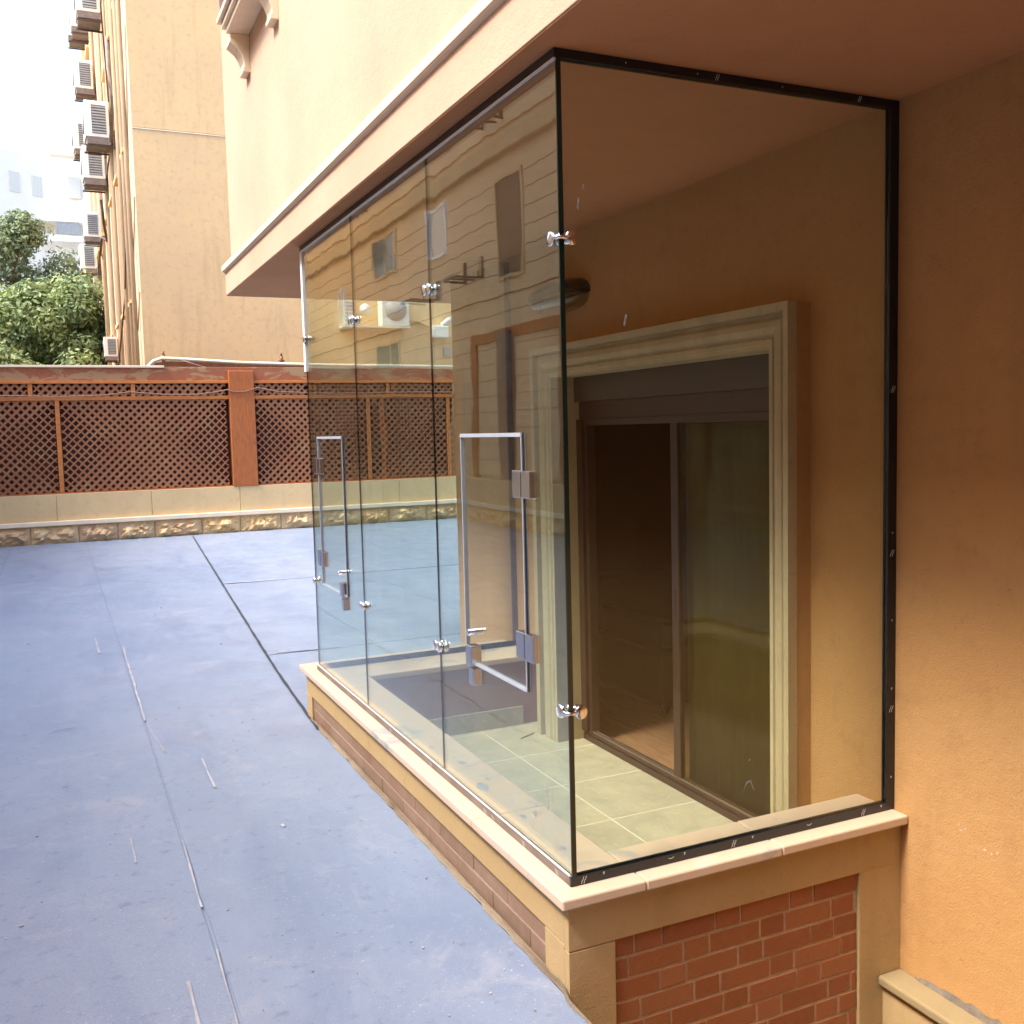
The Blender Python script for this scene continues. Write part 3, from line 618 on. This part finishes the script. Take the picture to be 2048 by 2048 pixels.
# ------------------------------------------------------------------ lattice fence on the stone plinth
fw = thing('plinth_wall', 'long beige wall with rough stone base and white band under the lattice fence', 'wall', (0, FY, 0))
def rl(o, t=fw): o.location = -Vector(t.location); return o
rl(box('wall_body', M['curb2'], (-5.85, 7.5, FY + .03, FY + .30, -.5, .47), fw, bevel=.01), fw)
for i in range(9):
    x0 = -5.85 + i * 1.5; rl(box('facing_panel', M['curb2'], (x0 + .003, x0 + 1.497, FY, FY + .03, .036, .478 + R(-.003, .003)), fw, bevel=.004), fw)
rl(box('white_band', M['cream_white'], (-5.85, 7.5, FY - .065, FY + .03, -.045, .034), fw, bevel=.012), fw)
def rockface(name, a0, a1, z0, z1, P, parent, nx=14, nz=7, dep=.10):
    vs = []; m = MB(); ph = [R(0, 9) for _ in range(6)]
    for j in range(nz + 1):
        for i in range(nx + 1):
            u, v = i / nx, j / nz; e = min(u, 1 - u, v * .6, (1 - v) * .6) * 5; e = min(1, e)
            d = dep * e * (.35 + .65 * abs(math.sin(u * 5 + ph[0]) * math.cos(v * 4 + ph[1]) + .5 * math.sin(u * 13 + ph[2] + v * 5)) + R(-.34, .34)) if 0 < i < nx and 0 < j < nz else .004
            vs.append(P(a0 + (a1 - a0) * u, z0 + (z1 - z0) * v, d))
    m.add(vs, [(j * (nx + 1) + i, j * (nx + 1) + i + 1, (j + 1) * (nx + 1) + i + 1, (j + 1) * (nx + 1) + i) for j in range(nz) for i in range(nx)])
    return m.build(name, M['rock'], parent)
x = -5.8
while x < 7.3:
    wd = R(.5, .8); rl(rockface('rough_stone', x + .006, x + wd - .006, -.352, -.052, lambda a, z, d: (a, FY + .02 - d - .012, z), fw), fw); x += wd
fence = thing('lattice_fence', 'orange stained timber lattice fence on the beige plinth wall', 'fence', (0, FY, .47))
def rf(o): return rl(o, fence)
Z0, Z1, Z2, Z3, Z4 = .49, 2.035, 2.115, 2.315, 2.365
PX0, PX1 = 1.545, 1.985
rf(box('dark_backing', M['backing'], (-5.8, 7.4, FY + .19, FY + .21, Z0 - .03, 2.36), fence))
rf(box('post', M['wood_post'], (PX0, PX1, FY - .02, FY + .16, .475, 2.535), fence, bevel=.01))
for a, b in ((-5.8, PX0 - .002), (PX1 + .002, 7.4)):
    rf(box('rail', M['wood_rail'], (a, b, FY + .03, FY + .085, Z1 + .0, Z2 - .02), fence, bevel=.005))
    rf(box('rail', M['wood_rail'], (a, b, FY + .02, FY + .085, Z3, Z4), fence, bevel=.005))
    rf(box('bottom_rail', M['wood_post'], (a, b, FY + .035, FY + .085, Z0 - .02, Z0 + .012), fence))
for x in (-4.6, -3.1, -1.64, -.05, 3.0, 4.5, 6.2): rf(box('short_stile', M['wood_rail'], (x - .035, x + .035, FY + .035, FY + .08, Z2 - .019, Z3 - .001), fence, bevel=.004))
for x in (-4.4, -2.8, -1.25, 4.1, 5.72): rf(box('stile', M['wood_rail'], (x - .035, x + .035, FY + .035, FY + .08, Z0 + .013, Z1 - .001), fence, bevel=.004))
def lattice(x0, x1, z0, z1, y, pitch=.0955, wd=.043):
    m = MB(); w2 = wd / 2 * math.sqrt(2)
    for sgn, yy in ((1, y), (-1, y + .008)):
        t = -(z1 - z0) if sgn == 1 else 0; step = pitch * math.sqrt(2)
        c = x0 - (z1 - z0) - step
        while c < x1 + (z1 - z0) + step:
            # centre line x = c + s*(z-z0)
            def clip(c):
                pts = []
                if sgn == 1: za, zb = max(z0, z0 + (x0 - c)), min(z1, z0 + (x1 - c))
                else: za, zb = max(z0, z0 + (c - x1)), min(z1, z0 + (c - x0))
                return (za, zb) if zb - za > .01 else None
            r_ = clip(c)
            if r_:
                za, zb = r_; xa = c + sgn * (za - z0); xb = c + sgn * (zb - z0)
                P = [(xa - w2, za), (xa + w2, za), (xb + w2, zb), (xb - w2, zb)]
                P = [(min(max(px, x0), x1), pz) for px, pz in P]
                vs = [(p[0], yy, p[1]) for p in P] + [(p[0], yy + .007, p[1]) for p in P]
                m.add(vs, [(0, 1, 2, 3), (7, 6, 5, 4), (0, 4, 5, 1), (1, 5, 6, 2), (2, 6, 7, 3), (3, 7, 4, 0)])
            c += step
    return m
def addlat(x0, x1, z0, z1): rf(lattice(x0, x1, z0, z1, FY + .05).build('lattice_panel', M['lattice'], fence, kind='stuff'))
xs = [-5.78, -4.4, -2.8, -1.25, PX0 - .01]
for a, b in zip(xs, xs[1:]): addlat(a + .036, b - .036, Z0 + .013, Z1 - .002)
for a, b in ((PX1 + .01, 4.06), (4.14, 5.68), (5.76, 7.3)): addlat(a, b, Z0 + .013, Z1 - .002)
xs = [-5.78, -4.6, -3.1, -1.64, -.05, PX0 - .01]
for a, b in zip(xs, xs[1:]): addlat(a + .036, b - .036, Z2 - .017, Z3 - .002)
for a, b in ((PX1 + .01, 2.96), (3.04, 4.46), (4.54, 7.3)): addlat(a, b, Z2 - .017, Z3 - .002)
rf(box('cap_beam', M['worn'], (-5.8, 7.4, FY + .05, FY + .22, Z4 + .001, 2.60), fence, bevel=.006))
rf(box('white_cap_strip', M['cream_white'], (-5.8, .475, FY + .02, FY + .12, 2.585, 2.622), fence, bevel=.004))
m = MB(); P = []
for x, z in [(-5.8, 2.02), (-3.4, 2.10), (-2.07, 2.12), (-1.2, 2.10), (-.55, 2.115), (-.1, 2.17), (.5, 2.12), (1.0, 2.12), (1.3, 2.16), (1.52, 2.20), (1.6, 2.165), (1.8, 2.16), (2.05, 2.235), (2.4, 2.16), (3.5, 2.12), (5, 2.14), (7, 2.12)]: P.append((x, FY - .035 if 1.45 < x < 2.06 else FY + .012, z))
m.tube(P, .011, 6); m.build('cable', M['cable'], label='slack brown cable strung along the lattice fence rail', cat='cable')

# ------------------------------------------------------------------ beige block behind the fence
bb = thing('tall_building', 'tall beige apartment block with plain plaster front behind the lattice fence', 'building', (0, BY, 0))
def rb(o): return rl(o, bb)
XB = .36
m = MB(); m.box(XB + .03, 9, BY + .03, 36.4, -4.2, 19); rb(m.build('wall_core', M['far_wall'], bb))
rb(box('front_wall', M['far_wall'], (XB, 9, BY, BY + .03, -4.2, 7.27), bb))
rb(box('front_wall', M['far_wall'], (XB - .0, 9, BY + .002, BY + .03, 7.31, 19), bb))
rb(box('floor_line', M['cream_white'], (XB, 9, BY - .012, BY + .03, 7.272, 7.295), bb))
# side wall: ribs, window recesses and drain pipes, steeply foreshortened
m = MB()
for k, (y0, y1) in enumerate([(BY, 19.0), (19.9, 21.0), (22.4, 22.9), (24.6, 25.3), (27.0, 27.6), (29.5, 30.2), (32.3, 33.0), (35.0, 36.4)]): m.box(XB - (.0 if k == 0 else .06), XB + .03, y0 + .03 * (k == 0), y1, -4.2, 19)
rb(m.build('pilaster', M['side_wall'], bb))
for (y0, y1) in [(19.05, 19.85), (21.2, 22.2), (23.1, 24.4), (25.6, 26.8), (28.0, 29.2), (30.5, 32.0)]:
    for fl in range(5):
        z = 1.2 + fl * 3.0
        f_ = rb(box('window', M['white_metal'], (XB + .005, XB + .045, y0 + .1, y1 - .1, z, z + 1.35), bb)); g_ = box('window_pane', M['pvc_dark_glass'], (XB + .0, XB + .0048, y0 + .16, y1 - .16, z + .06, z + 1.29), f_)
        rb(box('window_ledge', M['far_wall'], (XB - .12, XB + .03, y0 + .05, y1 - .05, z - .08, z - .002), bb))
m = MB()
for y, r_ in [(18.5, .045), (19.3, .05), (20.4, .05), (22.6, .05), (25.0, .05), (28.2, .06)]: m.tube([(XB - .09, y, -4), (XB - .09, y, 19)], r_, 8)
m.tube([(XB - .02, 18.05, 9.2), (XB - .05, 18.7, 6.5)], .014, 5); m.tube([(XB - .02, 18.05, 6.0), (XB - .05, 18.6, 4.9)], .014, 5); m.tube([(XB - .02, 18.05, 4.2), (XB - .05, 18.5, 3.5)], .014, 5)
rb(m.build('drain_pipe', M['pipe_brown'], bb))
MB().tube([(XB - .12, 21.6, 10.2), (XB - .14, 21.2, 9.4), (XB - .12, 20.8, 8.6), (XB - .16, 21.5, 7.95)], .05, 8).build('flexible_duct', M['bracket_grey'], label='dark flexible duct hanging above the largest air conditioner', cat='duct')
MB().tube([(XB - .25, 24.9, 7.4), (XB - .20, 25.2, 6.9), (XB - .1, 26, 6.6), (XB - .16, 27.2, 6.9), (XB - .18, 28.2, 6.6)], .035, 8).build('drain_hose', M['bracket'], label='dark hose drooping between two air conditioners', cat='hose')
for i, pts in enumerate([[(XB - .1, 22.9, 8.1), (XB - .18, 23.6, 7.6), (XB - .1, 24.4, 8.3)], [(XB - .08, 20.6, 12), (XB - .22, 21.4, 10.8), (XB - .1, 22.5, 9.1)], [(XB - .1, 28.4, 7.2), (XB - .2, 29.6, 6.3), (XB - .1, 31.2, 6.7)], [(XB - .1, 24.2, 3.4), (XB - .2, 22.5, 3.1), (XB - .12, 20.5, 4.4), (XB - .08, 19.2, 6.2)]]):
    MB().tube(pts, .018, 5).build('wire', M['bracket'], label=['thin dark wire looping between the two largest air conditioners', 'thin dark wire drooping down the side wall above the largest air conditioner', 'thin dark wire between the two air conditioners nearest the tree', 'thin dark wire rising from the small unit on the shelf above the fence'][i], cat='wire', group='wires on the side of the beige block')
# white air conditioners on brackets
def make_ac(name='air_conditioner'):
    t = bpy.data.objects.new(name, None); COL.objects.link(t)
    MB().box(-.80, -.16, 0, .85, .22, 1.24).build('casing', M['white_metal'], t, bevel=.015)
    MB().box(-.62, -.24, -.012, -.0005, .32, 1.12).build('grille_recess', M['ac_dark'], t)
    m = MB()
    for i in range(10): m.box(-.62, -.24, -.022, -.0125, .335 + i * .079, .335 + i * .079 + .040)
    m.build('grille_louvre', M['ac_grille'], t)
    m = MB(); m.tube([(-.806, .42, .72), (-.83, .42, .72)], .33, 24); m.build('fan_guard', M['ac_grille'], t)
    m = MB(); m.box(-.76, -.14, .0, .85, .02, .215); m.build('tray', M['bracket_grey'], t)
    for y in (.03, .80):
        m = MB(); m.box(-.80, 0, y, y + .04, -.05, .0); m.box(-.05, 0, y, y + .04, -.05, .42); m.box(-.05, 0, y, y + .04, .42, .46)
        a = Matrix.Translation((-.02, y + .005, .36)) @ Euler((0, math.radians(52), 0)).to_matrix().to_4x4(); m.box(0, .03, 0, .03, -.42, 0, 0, a)
        m.build('wall_bracket', M['bracket'], t)
    return t
ac0 = make_ac()
acs = [(22.26, 8.05, 1.0, 'largest white air conditioner, on bracket halfway up the building side wall'), (24.73, 7.72, 1.0, 'white air conditioner hanging directly beneath the largest one'), (28.9, 7.08, .86, 'white air conditioner third up from the tree, above a dark bracket'), (32.0, 6.65, .9, 'lowest white air conditioner, beside the tree top'),
       (27.9, 10.9, .92, 'white air conditioner with grey grille, just above the largest one'), (29.8, 9.75, 1.0, 'half hidden white air conditioner left of the largest one'), (23.3, 11.2, 1.0, 'grey air conditioner bracket cut by the top edge of the photo'), (28.7, 12.85, .9, 'pale air conditioner at top left against the white sky'), (31.5, 13.6, .9, 'farthest pale air conditioner at the very top left'), (24.5, 3.36, .62, 'small air conditioner on a shelf just above the fence top')]
for i, (y, z, s, lab) in enumerate(acs):
    t = ac0 if i == 0 else ac0.copy()
    if i:
        COL.objects.link(t)
        for ch_ in list(ac0.children): c = ch_.copy(); COL.objects.link(c); c.parent = t
    t.location = (XB - .0, y, z); t.scale = (s * .8, s * .8, s * .8 * R(.94, 1.04)); t.rotation_euler = (R(-.015, .015), 0, R(-.04, .04)); tag(t, lab, 'air conditioner', 'air conditioners on the side of the beige block')
# things fixed on its front, seen through the far panes
acf = thing('air_conditioner', 'white air conditioner on the beige block front, seen through the glass', 'air conditioner', (5.38, BY - .01, 3.62))
MB().box(-.30, .30, -.34, -.02, 0, .72).build('casing', M['white_metal'], acf, bevel=.012)
m = MB(); m.tube([(0, -.341, .34), (0, -.355, .34)], .24, 24); m.build('fan_guard', M['ac_grille'], acf)
m = MB(); m.box(-1.15, .32, -.36, -.0, -.05, -.01); m.build('shelf', M['cream_white'], acf)
lv = thing('window', 'small white louvred window on the beige block front beside the glass edge', 'window', (4.46, BY - .01, 3.6))
MB().box(-.12, .12, -.03, 0, 0, .6).build('frame', M['white_metal'], lv); m = MB()
for i in range(7): m.box(-.09, .09, -.045, -.031, .05 + i * .075, .085 + i * .075)
m.build('louvre', M['ac_grille'], lv)
m = MB(); m.tube([(4.79, BY - .12, 3.97), (4.79, BY - .10, 3.97), (4.79, BY - .06, 3.97)], [.125, .11, .04], 24); m.tube([(4.79, BY - .06, 3.97), (4.79, BY, 3.9)], .02, 6); m.build('satellite_dish', M['white_metal'], label='small round white dish on the beige block front behind the glass', cat='satellite dish')
fx = thing('extractor_duct', 'white curved duct and box on beige block front behind the middle pane', 'duct', (6.4, BY, 3.4))
def rfx(o): return rl(o, fx)
rfx(MB().box(6.25, 6.62, BY - .22, BY, 3.40, 3.66).build('duct_box', M['white_metal'], fx, bevel=.02)); rfx(MB().tube([(6.50, BY - .14, 3.66), (6.66, BY - .16, 3.78), (6.80, BY - .14, 3.95), (6.84, BY - .12, 4.4)], [.07, .075, .06, .05], 10).build('duct_hose', M['white_metal'], fx)); rfx(MB().tube([(6.28, BY - .08, 3.62), (6.0, BY - .06, 3.75), (5.7, BY - .04, 3.8)], .035, 8).build('duct_pipe', M['curb2'], fx))
MB().box(6.56, 6.72, BY - .05, BY - .001, 3.02, 3.2).build('meter_box', M['ac_grille'], label='small grey meter box on beige block front beside the porch wall', cat='meter box')
# white pipe and rusty lean-to roof right behind the fence
MB().tube([(.20, 17.3, 2.62), (.36, 17.3, 2.72), (.46, 17.3, 2.82), (.60, 17.3, 2.87), (.9, 17.3, 2.862), (2.0, 17.3, 2.80), (3.4, 17.3, 2.765), (7.5, 17.3, 2.73)], .035, 10).build('water_pipe', M['cream_white'], label='long cream pipe with bent end running above the lattice fence', cat='pipe')
m = MB(); m.prism([(.28, 2.60), (.50, 2.80), (.75, 2.83), (7.5, 2.68), (7.5, 2.3), (.28, 2.3)], 'y', 17.4, 17.46); fixn(m.build('rusty_sheet', M['rust'], label='rusty brown metal sheet standing under the cream pipe', cat='metal sheet'))
for x, lab in ((.66, 'small rusty pipe stub above the cream pipe near the building corner'), (2.90, 'small rusty pipe stub above the cream pipe beside the glass')):
    m = MB(); m.tube([(x, 17.5, 2.80), (x, 17.5, 2.95)], .035, 8); m.tube([(x, 17.5, 2.95), (x, 17.5, 3.02)], .022, 8); m.tube([(x - .06, 17.5, 2.86), (x + .06, 17.5, 2.86)], .016, 6); m.build('pipe_stub', M['rust'], label=lab, cat='pipe', group='rusty stubs above the cream pipe')
MB().tube([(.95, 17.25, 2.84), (1.3, 17.2, 2.72), (1.9, 17.1, 2.55)], .010, 5).build('wire', M['cable'], label='thin wire slanting down from the cream pipe behind the fence', cat='wire')

# ------------------------------------------------------------------ pale building far away
pb = thing('pale_building', 'pale hazy apartment building far behind the trees on the left', 'building', (0, 70, 0))
def rp(o): return rl(o, pb)
PP = [(-7, 67.6), (-6.2, 68.2), (-.45, 72.0), (14, 70.6), (14, 84), (-7, 84)]
def top(p): return {0: 18.3, 1: 18.8, 2: 20.4, 3: 20.4, 4: 20.4, 5: 18.4}[p]
m = MB(); n_ = len(PP); m.add([(x, y, -4.2) for x, y in PP] + [(x, y, 20.2) for (x, y) in PP], [tuple(range(n_, 2 * n_))] + [(i, (i + 1) % n_, (i + 1) % n_ + n_, i + n_) for i in range(n_)])
rp(fixn(m.build('wall', M['hazy'], pb)))
rp(box('roof_parapet', M['hazy'], (-.45, 14, 70.5, 71.5, 20.2, 20.6), pb))
def on_left(t, z0, z1, wd, name='window', mat='pvc'):
    a, b = Vector((-6.2, 68.2, 0)), Vector((-.45, 72, 0)); d = (b - a).normalized(); p = a.lerp(b, t); nrm = Vector((d.y, -d.x, 0))
    M_ = Matrix(((d.x, nrm.x, 0, p.x), (d.y, nrm.y, 0, p.y), (0, 0, 1, 0), (0, 0, 0, 1)))
    return rp(MB().box(-wd / 2, wd / 2, -.05, .06, z0, z1, 0, M_).build(name, mat if not isinstance(mat, str) else M['frost_haze'], pb))
for z in (17.6, 14.8, 12.0, 9.2):
    for t in (.15, .38, .62, .85): on_left(t, z, z + 1.3, .7)
for z in (18.0, 15.2, 12.4, 9.6):
    for x in (.6, 2.0, 4.5, 7): rp(MB().box(x, x + .75, 71.8 - .1 * x - .12, 71.9 - .1 * x, z - .3, z + 1.1).build('window', M['frost_haze'], pb))
m = MB(); m.box(-1.2, 1.3, 70.6, 71.9, 15.9, 16.05); m.box(-1.2, 1.3, 70.55, 70.6, 14.6, 15.0); rp(m.build('balcony', M['hazy'], pb)); rp(MB().box(-.3, 1.1, 70.62, 70.7, 15.1, 15.85).build('balcony_window', M['ac_grille'], pb))

# ------------------------------------------------------------------ trees
def leaf_mesh(m, blobs, n, size, rs):
    for _ in range(n):
        c, r = blobs[rs.randrange(len(blobs))]
        while True:
            d = Vector((rs.uniform(-1, 1), rs.uniform(-1, 1), rs.uniform(-1, 1)))
            if .1 < d.length < 1: break
        d = d.normalized() * (rs.uniform(.45, 1.05)); p = c + Vector((d.x * r, d.y * r, d.z * r * .8)); s = size * rs.uniform(.6, 1.4)
        nrm = (d + Vector((rs.uniform(-.8, .8), rs.uniform(-.8, .8), rs.uniform(-.3, 1.1)))).normalized(); a = nrm.orthogonal().normalized(); a = (Matrix.Rotation(rs.uniform(0, 6.3), 3, nrm) @ a); b = nrm.cross(a)
        m.v += [tuple(p - a * s), tuple(p + b * s * .45), tuple(p + a * s), tuple(p - b * s * .45)]; k = len(m.v); m.f.append((k - 4, k - 3, k - 2, k - 1)); m.m.append(0); m.sm.append(False)
def tree(loc, h, rad, nleaf, mat, label, seed, prof=None):
    rs = random.Random(seed); t = thing('tree', label, 'tree', loc, 'trees beyond the fence')
    tr = MB(); tr.tube([(0, 0, 0), (.1, 0, h * .25), (-.1, .1, h * .5), (0, 0, h * .8)], [.32, .25, .17, .04], 10)
    blobs = []
    for k in range(150):
        a = rs.uniform(0, 6.3); zz = rs.uniform(.28, 1.0); rr = rad * math.sqrt(max(.04, 1 - ((zz - .58) / .45) ** 2)) * math.sqrt(rs.uniform(.15, 1))
        c = Vector((rr * math.cos(a), rr * math.sin(a), h * zz * .95)); blobs.append((c, rs.uniform(.45, 1.15) * rad * .29))
        if k % 5 == 0: tr.tube([(0, 0, h * zz * .55), tuple(Vector((0, 0, h * zz * .6)).lerp(c, .5)), tuple(c)], [.1, .06, .02], 6)
    tr.build('trunk', M['bark'], t); cr = MB(); leaf_mesh(cr, blobs, nleaf, .085, rs); cr.build('crown', mat, t)
tree((-1.15, 31, -4.2), 10.7, 2.8, 80000, M['leaf_a'], 'green leafy tree right behind the fence, beside the air conditioners', 3)
tree((-3.1, 35, -4.2), 13.6, 3.5, 80000, M['leaf_b'], 'taller darker tree at the left edge behind the green one', 5)
tree((-2.9, 27, -4.2), 8.2, 2.0, 36000, M['leaf_a'], 'yellow-green lower tree at the left edge just above the fence', 9)
tree((1.2, 46, -4.2), 13.6, 1.9, 20000, M['leaf_a'], 'small yellowish tree top showing behind the lowest air conditioner', 12)

# ------------------------------------------------------------------ building across the deck (seen mirrored in the long glass)
ob = thing('opposite_building', 'beige plank clad building across the deck, mirrored in the long glass', 'building', (-6, 12, 0))
def ro(o): return rl(o, ob)
XO_ = -6.0
ro(MB().box(-12, XO_ - .05, -14, 40, -4.2, 7.7).build('wall_core', M['opp'], ob))
groove = .014
for k in range(22):
    z0 = 3.83 + k * .305
    if z0 > 7.5: break
    if 6.05 < z0 + .15 < 6.5: continue
    ro(MB().box(XO_ - .05, XO_, -14, 40, z0 + groove, min(z0 + .305, 7.68)).build('plank', M['opp'], ob, bevel=.006))
ro(MB().box(XO_ - .05, XO_ + .10, -14, 40, 6.12, 6.42).build('cornice', M['curb2'], ob, bevel=.03))
ro(MB().box(XO_ - .05, XO_ + .02, -14, 40, 3.74, 3.838).build('string_course', M['opp'], ob, bevel=.01))
for k in range(11):
    z0 = .52 + k * .292; ro(MB().box(XO_ - .05, XO_ - .02, -14, 40, z0 + .01, z0 + .292).build('plank', M['opp'], ob, bevel=.005))
def owin(y0, y1, z0, z1, fm, gm, mull=True):
    f_ = MB(); f_.box(XO_ - .04, XO_ + .03, y0, y0 + .06, z0, z1); f_.box(XO_ - .04, XO_ + .03, y1 - .06, y1, z0, z1); f_.box(XO_ - .04, XO_ + .03, y0 + .06, y1 - .06, z1 - .06, z1); f_.box(XO_ - .04, XO_ + .05, y0 + .06, y1 - .06, z0, z0 + .06)
    if mull: f_.box(XO_ - .04, XO_ + .03, (y0 + y1) / 2 - .03, (y0 + y1) / 2 + .03, z0 + .06, z1 - .06)
    o = ro(f_.build('window', fm, ob)); MB().box(XO_ + .002, XO_ + .006, y0 + .06, y1 - .06, z0 + .06, z1 - .06).build('window_pane', gm, o)
owin(19.25, 20.95, 5.02, 5.98, M['curb2'], M['pvc_dark_glass']); owin(16.15, 17.15, 4.90, 5.92, M['white'], M['frost_haze'], False); owin(19.3, 21.0, 2.7, 3.5, M['curb2'], M['pvc_dark_glass'])
owin(12.6, 13.75, 3.98, 5.75, M['curb2'], M['shutter'], False); owin(9.4, 10.4, 4.2, 5.7, M['curb2'], M['pvc_dark_glass']); owin(23.8, 24.5, 4.2, 5.3, M['white'], M['frost_haze'])
m = MB(); m.box(XO_ - .06, XO_ + .03, 14.75, 14.98, -.35, 3.16); m.box(XO_ - .06, XO_ + .03, 11.2, 14.75, 2.98, 3.16); m.box(XO_ - .06, XO_ + .03, 11.3, 11.45, -.35, 2.98); ro(m.build('door_frame', M['wood_post'], ob)); ro(box('door_post', M['bracket_grey'], (XO_ - .06, XO_ + .12, 13.2, 13.55, -.35, 3.1), ob))
for i, (y, z, n_) in enumerate([(13.3, 6.70, 'second'), (19.4, 6.85, 'third'), (21.4, 6.80, 'last'), (14.4, 4.15, 'lower'), (16.8, 4.05, 'lower far')]):
    m = MB()
    for yy in (0, .7): m.box(0, .55, yy, yy + .04, 0, .04); m.box(0, .04, yy, yy + .04, 0, .4)
    m.box(.52, .55, .04, .7, 0, .04); m.box(.0, .52, .3, .34, .005, .035); o = m.build('cage_bracket', M['bracket'], label='%s empty metal bracket cage on the plank clad facade mirrored in glass' % n_, cat='bracket', group='bracket cages on the mirrored facade'); o.location = (XO_ + .002, y, z)
rbk = thing('rear_light_blocker', 'unseen brown block added behind the camera to keep light off the porch', 'building', (0, -8, 0))  # added out of view to block light from behind the camera
rl(MB().box(-12, 9, -14, -7.2, -4.2, 8.5).build('wall_core', M['brownwall'], rbk), rbk)
for x in (-4.2, -1.4, 1.4): rl(box('window', M['pvc_dark_glass'], (x, x + 1.2, -7.24, -7.2, 1.2, 2.8), rbk), rbk)
# its plinth like the one under the fence
op = thing('plinth_wall', 'plinth wall along the left side of the deck, mirrored in the glass', 'wall', (-5.85, 12, 0))
def rq(o): return rl(o, op)
rq(box('wall_body', M['curb2'], (-5.98, -5.86, -12, FY, -.5, .47), op)); rq(box('facing_panel', M['curb2'], (-5.86, -5.83, -12, FY - .01, .036, .478), op, bevel=.01)); rq(box('white_band', M['cream_white'], (-5.86, -5.765, -12, FY - .07, -.045, .034), op, bevel=.01))
y = 2.0
while y < FY - .8:
    wd = R(.5, .8); rq(rockface('rough_stone', y + .006, y + wd - .006, -.352, -.052, lambda a, z, d: (-5.84 + d, a, z), op)); y += wd
